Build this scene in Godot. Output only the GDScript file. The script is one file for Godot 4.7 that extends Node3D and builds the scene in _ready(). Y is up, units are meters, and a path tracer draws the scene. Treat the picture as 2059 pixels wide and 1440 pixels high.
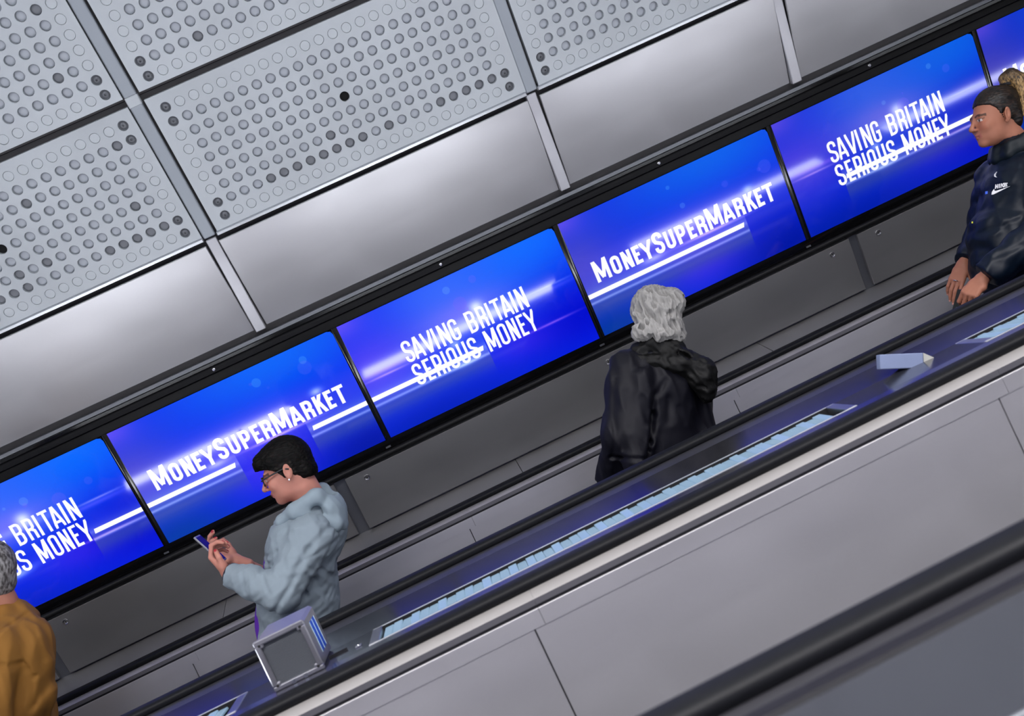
extends Node3D
# An underground escalator hall: screens along a sloping wall, acoustic vault panels, two escalators in view and four riders.
# Lengths along the slope, square to it and across it are (s, n, z); INC turns that frame upright.

const SLOPE := 27.3
const LEAN := 12.8            # how far the screen wall leans over the escalators
const RAIL := -0.414          # height of every handrail, square to the slope
const Z1 := 0.122             # handrails: far and near of the first escalator ...
const Z2 := 1.277
const Z3 := 2.061             # ... and of the second one
const Z4 := 3.217
const NOSE := -1.17           # nosing line of the steps
const S_LO := -7.0
const S_HI := 9.0
const UPLIGHT := 1.05         # energies of the lamps
const UPLIGHT_NEAR := 1.2
const STRIP := 12.0
const PITCH := 1.1137         # screens
const SW := 1.087
const SH := 0.575

var INC: Transform3D
var WALL: Transform3D
var M := {}
var taken := {}


# ---------------------------------------------------------------- mesh building
class MB:
	var v := PackedVector3Array()
	var n := PackedVector3Array()
	var uv := PackedVector2Array()
	var c := PackedColorArray()
	var i := PackedInt32Array()

	func quad(p: Vector3, q: Vector3, r: Vector3, t: Vector3, nrm: Vector3) -> void:
		quad4(p, q, r, t, nrm, nrm, nrm, nrm)

	func quad4(p: Vector3, q: Vector3, r: Vector3, t: Vector3, np: Vector3, nq: Vector3, nr: Vector3, nt: Vector3) -> void:
		var b := v.size()
		v.append_array([p, q, r, t])
		n.append_array([np, nq, nr, nt])
		if (r - p).cross(t - q).dot(np + nr) > 0:
			i.append_array([b, b + 2, b + 1, b, b + 3, b + 2])
		else:
			i.append_array([b, b + 1, b + 2, b, b + 2, b + 3])

	func tri(p: Vector3, q: Vector3, r: Vector3, nrm: Vector3) -> void:
		var b := v.size()
		v.append_array([p, q, r])
		n.append_array([nrm, nrm, nrm])
		if (q - p).cross(r - p).dot(nrm) > 0:
			i.append_array([b, b + 2, b + 1])
		else:
			i.append_array([b, b + 1, b + 2])

	# a closed outline (z, n) drawn out along s
	func prism(pts: PackedVector2Array, s0: float, s1: float, smooth := 35.0) -> void:
		var m := pts.size()
		var area := 0.0
		for k in m:
			area += pts[k].cross(pts[(k + 1) % m])
		var sg := 1.0 if area > 0 else -1.0
		var en := []
		for k in m:
			var d := (pts[(k + 1) % m] - pts[k]).normalized()
			en.append(Vector2(d.y, -d.x) * sg)
		var lim := cos(deg_to_rad(smooth))
		for k in m:
			var e: Vector2 = en[k]
			var e0: Vector2 = en[(k + m - 1) % m]
			var e1: Vector2 = en[(k + 1) % m]
			var na := (e + e0).normalized() if e.dot(e0) > lim else e
			var nb := (e + e1).normalized() if e.dot(e1) > lim else e
			var p := pts[k]
			var q := pts[(k + 1) % m]
			var a3 := Vector3(0, na.y, na.x)
			var b3 := Vector3(0, nb.y, nb.x)
			quad4(Vector3(s0, p.y, p.x), Vector3(s0, q.y, q.x), Vector3(s1, q.y, q.x), Vector3(s1, p.y, p.x), a3, b3, b3, a3)
		var t := Geometry2D.triangulate_polygon(pts)
		for k in range(0, t.size(), 3):
			var a := pts[t[k]]
			var b := pts[t[k + 1]]
			var g := pts[t[k + 2]]
			tri(Vector3(s0, a.y, a.x), Vector3(s0, b.y, b.x), Vector3(s0, g.y, g.x), Vector3.LEFT)
			tri(Vector3(s1, a.y, a.x), Vector3(s1, b.y, b.x), Vector3(s1, g.y, g.x), Vector3.RIGHT)

	# a box with chamfered edges, lo to hi in the frame x
	func box(lo: Vector3, hi: Vector3, bevel := 0.002, x := Transform3D()) -> void:
		var ctr := (lo + hi) / 2
		var h := (hi - lo) / 2
		var b := minf(bevel, 0.45 * minf(h.x, minf(h.y, h.z)))
		for ax in 3:
			for sd in [-1.0, 1.0]:
				var u := (ax + 1) % 3
				var w := (ax + 2) % 3
				var nn := Vector3()
				nn[ax] = sd
				var f := []
				for q in [[-1, -1], [1, -1], [1, 1], [-1, 1]]:
					var p := Vector3()
					p[ax] = sd * h[ax]
					p[u] = q[0] * (h[u] - b)
					p[w] = q[1] * (h[w] - b)
					f.append(x * (ctr + p))
				quad(f[0], f[1], f[2], f[3], x.basis * nn)
				for s2 in [-1.0, 1.0]:                     # the edge between +-ax and +-u, along w
					var e := Vector3()
					e[ax] = sd
					e[u] = s2
					var g := []
					for q in [[0, -1], [0, 1], [1, 1], [1, -1]]:
						var p := Vector3()
						p[ax] = sd * (h[ax] - (b if q[0] == 1 else 0.0))
						p[u] = s2 * (h[u] - (0.0 if q[0] == 1 else b))
						p[w] = q[1] * (h[w] - b)
						g.append(x * (ctr + p))
					quad(g[0], g[1], g[2], g[3], (x.basis * e).normalized())
		for sx in [-1.0, 1.0]:
			for sy in [-1.0, 1.0]:
				for sz in [-1.0, 1.0]:
					var k := Vector3(sx, sy, sz)
					tri(x * (ctr + k * (h - Vector3(0, b, b))), x * (ctr + k * (h - Vector3(b, 0, b))), x * (ctr + k * (h - Vector3(b, b, 0))), (x.basis * k).normalized())

	# outline (radius, height) turned about the frame's z
	func lathe(pts: PackedVector2Array, segs := 16, x := Transform3D(), smooth := 40.0) -> void:
		var m := pts.size()
		var en := []
		for k in m - 1:
			var d := (pts[k + 1] - pts[k]).normalized()
			en.append(Vector2(d.y, -d.x))
		var lim := cos(deg_to_rad(smooth))
		for k in m - 1:
			var e: Vector2 = en[k]
			var na := e
			var nb := e
			if k > 0 and e.dot(en[k - 1]) > lim:
				na = (e + en[k - 1]).normalized()
			if k < m - 2 and e.dot(en[k + 1]) > lim:
				nb = (e + en[k + 1]).normalized()
			for j in segs:
				var a := TAU * j / segs
				var b := TAU * (j + 1) / segs
				var ca := Vector3(cos(a), sin(a), 0)
				var cb := Vector3(cos(b), sin(b), 0)
				var z := Vector3(0, 0, 1)
				quad4(x * (ca * pts[k].x + z * pts[k].y), x * (cb * pts[k].x + z * pts[k].y), x * (cb * pts[k + 1].x + z * pts[k + 1].y), x * (ca * pts[k + 1].x + z * pts[k + 1].y),
					x.basis * (ca * na.x + z * na.y), x.basis * (cb * na.x + z * na.y), x.basis * (cb * nb.x + z * nb.y), x.basis * (ca * nb.x + z * nb.y))

	# a round bar through points
	func tube(pts: Array, r: float, segs := 8, closed := false) -> void:
		var m := pts.size()
		var rings := []
		var up := Vector3.UP
		for k in m:
			var d: Vector3
			if closed:
				d = pts[(k + 1) % m] - pts[(k + m - 1) % m]
			else:
				d = pts[mini(k + 1, m - 1)] - pts[maxi(k - 1, 0)]
			d = d.normalized()
			var a := d.cross(up)
			if a.length() < 0.1:
				a = d.cross(Vector3.RIGHT)
			a = a.normalized()
			var b := a.cross(d)
			up = b
			var ring := []
			for j in segs:
				var t := TAU * j / segs
				ring.append(a * cos(t) + b * sin(t))
			rings.append(ring)
		for k in (m if closed else m - 1):
			var k2 := (k + 1) % m
			for j in segs:
				var j2 := (j + 1) % segs
				var p: Vector3 = pts[k]
				var q: Vector3 = pts[k2]
				quad4(p + rings[k][j] * r, p + rings[k][j2] * r, q + rings[k2][j2] * r, q + rings[k2][j] * r, rings[k][j], rings[k][j2], rings[k2][j2], rings[k2][j])
		if not closed:
			for e in [[0, 1], [m - 1, m - 2]]:
				var o: Vector3 = (pts[e[0]] - pts[e[1]]).normalized()
				for j in segs:
					tri(pts[e[0]], pts[e[0]] + rings[e[0]][j] * r, pts[e[0]] + rings[e[0]][(j + 1) % segs] * r, o)

	func done() -> ArrayMesh:
		var a := []
		a.resize(Mesh.ARRAY_MAX)
		a[Mesh.ARRAY_VERTEX] = v
		a[Mesh.ARRAY_NORMAL] = n
		if uv.size() == v.size():
			a[Mesh.ARRAY_TEX_UV] = uv
		if c.size() == v.size():
			a[Mesh.ARRAY_COLOR] = c
		a[Mesh.ARRAY_INDEX] = i
		var m := ArrayMesh.new()
		m.add_surface_from_arrays(Mesh.PRIMITIVE_TRIANGLES, a)
		return m


# a field of distances on a grid, meshed as surface nets
class Field:
	var o: Vector3
	var h: float
	var nx: int
	var ny: int
	var nz: int
	var g := PackedFloat32Array()

	func _init(lo: Vector3, hi: Vector3, cell: float) -> void:
		o = lo
		h = cell
		nx = int((hi.x - lo.x) / cell) + 2
		ny = int((hi.y - lo.y) / cell) + 2
		nz = int((hi.z - lo.z) / cell) + 2
		g.resize(nx * ny * nz)
		g.fill(1.0)

	func span(lo: Vector3, hi: Vector3) -> Array:
		var a := ((lo - o) / h).floor()
		var b := ((hi - o) / h).ceil()
		return [maxi(0, int(a.x)), mini(nx - 1, int(b.x)), maxi(0, int(a.y)), mini(ny - 1, int(b.y)), maxi(0, int(a.z)), mini(nz - 1, int(b.z))]

	# a tapered rod; flat cuts it square at its second end
	func cap(a: Vector3, b: Vector3, ra: float, rb: float, k := 0.02, flat := false) -> void:
		var m := maxf(ra, rb) + k + 2.5 * h
		var mv := Vector3(m, m, m)
		var r := span(a.min(b) - mv, a.max(b) + mv)
		var d := b - a
		var dd := maxf(d.length_squared(), 1e-9)
		var dl := sqrt(dd)
		for x in range(r[0], r[1] + 1):
			for y in range(r[2], r[3] + 1):
				var at := (x * ny + y) * nz
				for z in range(r[4], r[5] + 1):
					var p := Vector3(o.x + x * h, o.y + y * h, o.z + z * h) - a
					var t0 := p.dot(d) / dd
					var t := clampf(t0, 0.0, 1.0)
					var e := (p - d * t).length() - ra - (rb - ra) * t
					if flat and t0 > 1.0:
						e = maxf(e, (t0 - 1.0) * dl)
					var w := g[at + z]
					var q := k - absf(e - w)
					g[at + z] = minf(e, w) - (q * q / (4.0 * k) if q > 0.0 else 0.0)

	func ell(c: Vector3, rad: Vector3, k := 0.02, ax := Basis(), cutting := false) -> void:
		var big := maxf(rad.x, maxf(rad.y, rad.z))
		var m := big + k + 2.5 * h
		var mv := Vector3(m, m, m)
		var r := span(c - mv, c + mv)
		var inv := ax.transposed()
		var i1 := Vector3.ONE / rad
		var i2 := i1 * i1
		for x in range(r[0], r[1] + 1):
			for y in range(r[2], r[3] + 1):
				var at := (x * ny + y) * nz
				for z in range(r[4], r[5] + 1):
					var p := inv * (Vector3(o.x + x * h, o.y + y * h, o.z + z * h) - c)
					var k0 := (p * i1).length()
					var k1 := (p * i2).length()
					var e := k0 * (k0 - 1.0) / maxf(k1, 1e-6)
					var w := g[at + z]
					if cutting:
						e = -e
						var q := k - absf(e - w)
						g[at + z] = maxf(e, w) + (q * q / (4.0 * k) if q > 0.0 else 0.0)
					else:
						var q := k - absf(e - w)
						g[at + z] = minf(e, w) - (q * q / (4.0 * k) if q > 0.0 else 0.0)

	# removes what lies beyond the plane, within reach of the point
	func cut(pt: Vector3, nrm: Vector3, reach := 9.0) -> void:
		var mv := Vector3(reach, reach, reach)
		var r := span(pt - mv, pt + mv)
		for x in range(r[0], r[1] + 1):
			for y in range(r[2], r[3] + 1):
				var at := (x * ny + y) * nz
				for z in range(r[4], r[5] + 1):
					var p := Vector3(o.x + x * h, o.y + y * h, o.z + z * h) - pt
					if p.length_squared() < reach * reach:
						g[at + z] = maxf(g[at + z], p.dot(nrm))

	# adds fn(p) to the distance near the surface
	func warp(fn: Callable) -> void:
		var lim := 3.0 * h + 0.012
		for x in nx:
			for y in ny:
				var at := (x * ny + y) * nz
				for z in nz:
					if absf(g[at + z]) < lim:
						g[at + z] += fn.call(Vector3(o.x + x * h, o.y + y * h, o.z + z * h))

	func grad(p: Vector3) -> Vector3:
		var f := (p - o) / h
		var x := clampi(int(f.x), 1, nx - 3)
		var y := clampi(int(f.y), 1, ny - 3)
		var z := clampi(int(f.z), 1, nz - 3)
		var u := f - Vector3(x, y, z)
		var s := Vector3()
		for a in 2:
			for b in 2:
				for e in 2:
					var w := (u.x if a else 1.0 - u.x) * (u.y if b else 1.0 - u.y) * (u.z if e else 1.0 - u.z)
					var q := ((x + a) * ny + y + b) * nz + z + e
					s += w * Vector3(g[q + ny * nz] - g[q - ny * nz], g[q + nz] - g[q - nz], g[q + 1] - g[q - 1])
		return s.normalized()

	# adds the surface to mb; paint(p) gives a vertex's colour, x places it
	func mesh(mb: MB, x := Transform3D(), paint = null) -> void:
		var id := {}
		var sx := ny * nz
		var base := mb.v.size()
		var lim := 4.5 * h
		var offs := [0, sx, nz, sx + nz, 1, sx + 1, nz + 1, sx + nz + 1]
		var es := [[0, 1], [2, 3], [4, 5], [6, 7], [0, 2], [1, 3], [4, 6], [5, 7], [0, 4], [1, 5], [2, 6], [3, 7]]
		var cp := [Vector3(0, 0, 0), Vector3(1, 0, 0), Vector3(0, 1, 0), Vector3(1, 1, 0), Vector3(0, 0, 1), Vector3(1, 0, 1), Vector3(0, 1, 1), Vector3(1, 1, 1)]
		var vals := PackedFloat32Array()
		vals.resize(8)
		for ix in range(0, nx - 1):
			for iy in range(0, ny - 1):
				var row := (ix * ny + iy) * nz
				for iz in range(0, nz - 1):
					var q := row + iz
					if absf(g[q]) > lim:
						continue
					var mask := 0
					for k in 8:
						vals[k] = g[q + offs[k]]
						if vals[k] < 0.0:
							mask |= 1 << k
					if mask == 0 or mask == 255:
						continue
					var s := Vector3()
					var cnt := 0
					for e in es:
						var va := vals[e[0]]
						var vb := vals[e[1]]
						if (va < 0.0) != (vb < 0.0):
							s += cp[e[0]].lerp(cp[e[1]], va / (va - vb))
							cnt += 1
					var p := o + (Vector3(ix, iy, iz) + s / cnt) * h
					id[q] = mb.v.size()
					mb.v.append(x * p)
					mb.n.append((x.basis * grad(p)).normalized())
					if paint != null:
						mb.c.append(paint.call(p))
		for q in id:
			var w0 := g[q] < 0.0
			for ax in 3:
				var st: int = [sx, nz, 1][ax]
				var s1: int = [nz, 1, sx][ax]
				var s2: int = [1, sx, nz][ax]
				if (g[q + st] < 0.0) == w0:
					continue
				if not (id.has(q - s1) and id.has(q - s2) and id.has(q - s1 - s2)):
					continue
				var a: int = id[q]
				var b: int = id[q - s1]
				var d: int = id[q - s1 - s2]
				var e: int = id[q - s2]
				var nn := mb.n[a] + mb.n[d]
				if (mb.v[d] - mb.v[a]).cross(mb.v[e] - mb.v[b]).dot(nn) > 0:
					mb.i.append_array([a, d, b, a, e, d])
				else:
					mb.i.append_array([a, b, d, a, d, e])


# ---------------------------------------------------------------- objects
func numbered(called: String) -> String:
	var k: int = taken.get(called, 0)
	taken[called] = k + 1
	return called if k == 0 else "%s_%03d" % [called, k]


func root(called: String, x := Transform3D(), label := "", category := "", group := "", kind := "") -> Node3D:
	var o := Node3D.new()
	o.name = numbered(called)
	o.transform = x
	add_child(o, true)
	tag(o, label, category, group, kind)
	return o


func tag(o: Node3D, label := "", category := "", group := "", kind := "") -> void:
	for p in [["label", label], ["category", category], ["group", group], ["kind", kind]]:
		if p[1]:
			o.set_meta(p[0], p[1])


func put(called: String, mesh: Mesh, mat: Material, parent: Node, x := Transform3D()) -> MeshInstance3D:
	var o := MeshInstance3D.new()
	o.name = called
	o.mesh = mesh
	o.material_override = mat
	o.transform = x
	parent.add_child(o, true)
	return o


func poly(a: Array) -> PackedVector2Array:
	var p := PackedVector2Array()
	for k in range(0, a.size(), 2):
		p.append(Vector2(a[k], a[k + 1]))
	return p


func bar(a: Array, s0: float, s1: float, smooth := 35.0) -> ArrayMesh:
	var b := MB.new()
	b.prism(poly(a), s0, s1, smooth)
	return b.done()


func blk(lo: Vector3, hi: Vector3, bevel := 0.002) -> ArrayMesh:
	var b := MB.new()
	b.box(lo, hi, bevel)
	return b.done()


func srgb(r: int, g: int, b: int) -> Color:
	return Color8(r, g, b)


func mat(col: Color, rough: float, metal := 0.0, spec := 0.5) -> StandardMaterial3D:
	var m := StandardMaterial3D.new()
	m.albedo_color = col
	m.roughness = rough
	m.metallic = metal
	m.metallic_specular = spec
	return m


func noise_tex(freq: float, lo: Color, hi: Color, seed_: int, normal := false, octaves := 4) -> NoiseTexture2D:
	var f := FastNoiseLite.new()
	f.seed = seed_
	f.frequency = freq
	f.fractal_octaves = octaves
	var t := NoiseTexture2D.new()
	t.width = 256
	t.height = 256
	t.seamless = true
	t.noise = f
	if normal:
		t.as_normal_map = true
		t.bump_strength = 4.0
	else:
		var gr := Gradient.new()
		gr.set_color(0, lo)
		gr.set_color(1, hi)
		t.color_ramp = gr
	return t


func materials() -> void:
	var mottled := noise_tex(0.006, Color(0.94, 0.94, 0.94), Color(1, 1, 1), 3, false, 2)
	M.steel = mat(srgb(206, 205, 209), 0.34, 0.6)            # satin stainless sheet of the wall and balustrades
	M.steel.albedo_texture = mottled
	for k in ["steel"]:
		M[k].uv1_triplanar = true
		M[k].uv1_scale = Vector3(1.1, 2.3, 1.1)
	M.door = M.steel.duplicate()
	M.door.albedo_color = srgb(138, 137, 138)
	M.sheet = M.steel.duplicate()
	M.sheet.metallic = 0.62
	M.sheet.roughness = 0.34
	M.sheet.roughness_texture = null
	M.sheet.albedo_color = srgb(196, 195, 197)
	M.moulding = mat(srgb(158, 155, 153), 0.45, 0.35)
	M.rail_trim = mat(srgb(118, 117, 122), 0.5, 0.5)
	M.trim = mat(srgb(200, 202, 206), 0.3, 1.0)
	M.grey = mat(srgb(120, 122, 128), 0.4, 0.8)
	M.alu = mat(srgb(197, 202, 205), 0.5, 0.15)              # pale acoustic panels
	M.alu.albedo_texture = mottled
	M.alu.uv1_triplanar = true
	M.alu.uv1_scale = Vector3(0.9, 0.9, 0.9)
	M.cover = mat(srgb(160, 166, 172), 0.42, 0.4)
	M.plug = mat(srgb(178, 182, 188), 0.55, 0.2)
	M.plug_dull = mat(srgb(128, 130, 135), 0.6, 0.2)
	M.plug_screw = mat(srgb(112, 114, 118), 0.5, 0.4)
	M.hole = mat(srgb(8, 8, 9), 0.9)
	M.gap = mat(srgb(70, 68, 68), 0.7)
	M.black = mat(srgb(17, 17, 18), 0.4, 0.0, 0.3)
	M.black_gloss = mat(srgb(12, 12, 13), 0.12, 0.0, 0.6)
	M.rubber = mat(srgb(15, 16, 19), 0.5, 0.0, 0.28)
	M.groove = mat(srgb(18, 18, 22), 0.6)
	M.deck = mat(srgb(112, 113, 120), 0.17, 0.9)
	M.deck_dull = mat(srgb(104, 104, 110), 0.42, 0.9)
	M.step = mat(srgb(92, 93, 96), 0.45, 0.8)
	M.bolt = mat(srgb(205, 205, 205), 0.25, 1.0)
	M.floor = mat(srgb(60, 60, 64), 0.7)
	M.cement = mat(srgb(120, 120, 124), 0.7)
	M.cell = mat(srgb(110, 130, 146), 0.15)
	M.cell.emission_enabled = true
	M.cell.emission = srgb(150, 186, 214)
	M.cell.emission_energy_multiplier = 0.36
	M.tube = mat(srgb(240, 240, 235), 0.3)
	M.tube.emission_enabled = true
	M.tube.emission = srgb(255, 243, 234)
	M.tube.emission_energy_multiplier = 2.0
	M.box = mat(srgb(150, 150, 158), 0.3, 0.75)
	M.grille = mat(srgb(96, 100, 106), 0.5, 0.5)


# ---------------------------------------------------------------- lettering on the screens
func stroke_letter(ch: String, w: float, t: float) -> Array:
	# centre lines of a condensed capital in a box w wide and 1 high (y down); t is the stroke
	var l := t / 2
	var r := w - t / 2
	var m := w / 2
	var e := 0.2
	var rad := r - m
	var top := func(from: float, to: float, cy: float) -> Array:
		var a := []
		for k in 9:
			var q := lerpf(from, to, k / 8.0)
			a.append(Vector2(m + rad * cos(q), cy - rad * 0.92 * sin(q)))
		return a
	var yt := t / 2 + rad * 0.92
	var yb := 1 - yt
	match ch:
		"I": return [[Vector2(m, -e), Vector2(m, 1 + e)]]
		"T": return [[Vector2(m, 0), Vector2(m, 1 + e)], [Vector2(-e, t / 2), Vector2(w + e, t / 2)]]
		"E": return [[Vector2(l, -e), Vector2(l, 1 + e)], [Vector2(0, t / 2), Vector2(w, t / 2)], [Vector2(0, 0.48), Vector2(w * 0.86, 0.48)], [Vector2(0, 1 - t / 2), Vector2(w, 1 - t / 2)]]
		"N": return [[Vector2(l, -e), Vector2(l, 1 + e)], [Vector2(r, -e), Vector2(r, 1 + e)], [Vector2(l * 0.9, -0.02), Vector2(w - l * 0.9, 1.02)]]
		"M": return [[Vector2(l, -e), Vector2(l, 1 + e)], [Vector2(r, -e), Vector2(r, 1 + e)], [Vector2(l * 0.9, -0.05), Vector2(m, 0.86)], [Vector2(w - l * 0.9, -0.05), Vector2(m, 0.86)]]
		"A": return [[Vector2(l * 0.8 - 0.04, 1.1), Vector2(m, -0.06)], [Vector2(w - l * 0.8 + 0.04, 1.1), Vector2(m, -0.06)], [Vector2(w * 0.2, 0.74), Vector2(w * 0.8, 0.74)]]
		"V": return [[Vector2(l * 0.8 - 0.04, -0.1), Vector2(m, 1.06)], [Vector2(w - l * 0.8 + 0.04, -0.1), Vector2(m, 1.06)]]
		"Y": return [[Vector2(l * 0.7 - 0.06, -0.12), Vector2(m, 0.6)], [Vector2(w - l * 0.7 + 0.06, -0.12), Vector2(m, 0.6)], [Vector2(m, 0.5), Vector2(m, 1 + e)]]
		"K": return [[Vector2(l, -e), Vector2(l, 1 + e)], [Vector2(l, 0.66), Vector2(r + 0.04, -0.1)], [Vector2(m * 0.9, 0.36), Vector2(r + 0.05, 1.1)]]
		"O": return [top.call(0.0, PI, yt) + top.call(PI, TAU, yb)]
		"U": return [[Vector2(l, -e)] + top.call(PI, TAU, yb) + [Vector2(r, -e)]]
		"S": return [[Vector2(r, 0.31)] + top.call(0.0, PI, yt) + [Vector2(l, 0.34), Vector2(l + rad * 0.25, 0.44), Vector2(r - rad * 0.25, 0.57), Vector2(r, 0.67)] + top.call(0.0, -PI, yb) + [Vector2(l, 0.69)]]
		"G": return [[Vector2(r, 0.31)] + top.call(0.0, PI, yt) + top.call(PI, TAU, yb) + [Vector2(r, 0.53), Vector2(m, 0.53)]]
		"P": return [[Vector2(l, -e), Vector2(l, 1 + e)], [Vector2(0, t / 2), Vector2(m, t / 2)] + top.call(PI / 2, 0.0, yt) + top.call(0.0, -PI / 2, 0.56 - rad * 0.92) + [Vector2(0, 0.56)]]
		"R": return [[Vector2(l, -e), Vector2(l, 1 + e)], [Vector2(0, t / 2), Vector2(m, t / 2)] + top.call(PI / 2, 0.0, yt) + top.call(0.0, -PI / 2, 0.53 - rad * 0.92) + [Vector2(0, 0.53)], [Vector2(m * 0.95, 0.5), Vector2(r, 0.64), Vector2(r, 1 + e)]]
		"B": return [[Vector2(l, -e), Vector2(l, 1 + e)], [Vector2(0, t / 2), Vector2(m, t / 2)] + top.call(PI / 2, 0.0, yt) + top.call(0.0, -PI / 2, 0.48 - rad * 0.92) + [Vector2(0, 0.48)],
			[Vector2(m, 0.48)] + top.call(PI / 2, 0.0, 0.48 + rad * 0.92) + top.call(0.0, -PI / 2, yb) + [Vector2(0, 1 - t / 2)]]
	return []


func fill_poly(im: Image, rings: Array, y_lo: float, y_hi: float, x_lo: float, x_hi: float, col: Color) -> void:
	var a := 1e9
	var b := -1e9
	for p: PackedVector2Array in rings:
		for q in p:
			a = minf(a, q.y)
			b = maxf(b, q.y)
	for y in range(maxi(int(ceilf(maxf(a, y_lo))), 0), mini(int(minf(b, y_hi)), im.get_height() - 1) + 1):
		var xs := []
		var yy := y + 0.5
		for p: PackedVector2Array in rings:
			for k in p.size():
				var u := p[k]
				var w := p[(k + 1) % p.size()]
				if (u.y <= yy) != (w.y <= yy):
					xs.append(u.x + (yy - u.y) / (w.y - u.y) * (w.x - u.x))
		xs.sort()
		for k in range(0, xs.size() - 1, 2):
			var x0 := int(roundf(maxf(xs[k], x_lo)))
			var x1 := int(roundf(minf(xs[k + 1], x_hi)))
			if x1 > x0:
				im.fill_rect(Rect2i(x0, y, x1 - x0, 1), col)


# word: [letter, u from, u to] per letter, v from, v to, stroke in heights
func letter(im: Image, ch: String, u0: float, u1: float, v0: float, v1: float, stroke: float) -> void:
	var wd := im.get_width()
	var ht := im.get_height()
	var hh := (v1 - v0) * ht
	var w := (u1 - u0) * wd / hh
	for line in stroke_letter(ch, w, stroke):
		var pl := PackedVector2Array()
		for p in line:
			pl.append(Vector2(u0 * wd + p.x * hh, v0 * ht + p.y * hh))
		var ends := Geometry2D.END_JOINED if ch == "O" else Geometry2D.END_BUTT
		fill_poly(im, Geometry2D.offset_polyline(pl, stroke * hh / 2, Geometry2D.JOIN_MITER, ends), v0 * ht, v1 * ht, u0 * wd - 1, u1 * wd + 1, Color.WHITE)


func glow(u: float, v: float, cu: float, cv: float, ru: float, rv: float) -> float:
	var a := (u - cu) / ru
	var b := (v - cv) / rv
	return exp(-a * a - b * b)


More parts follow.
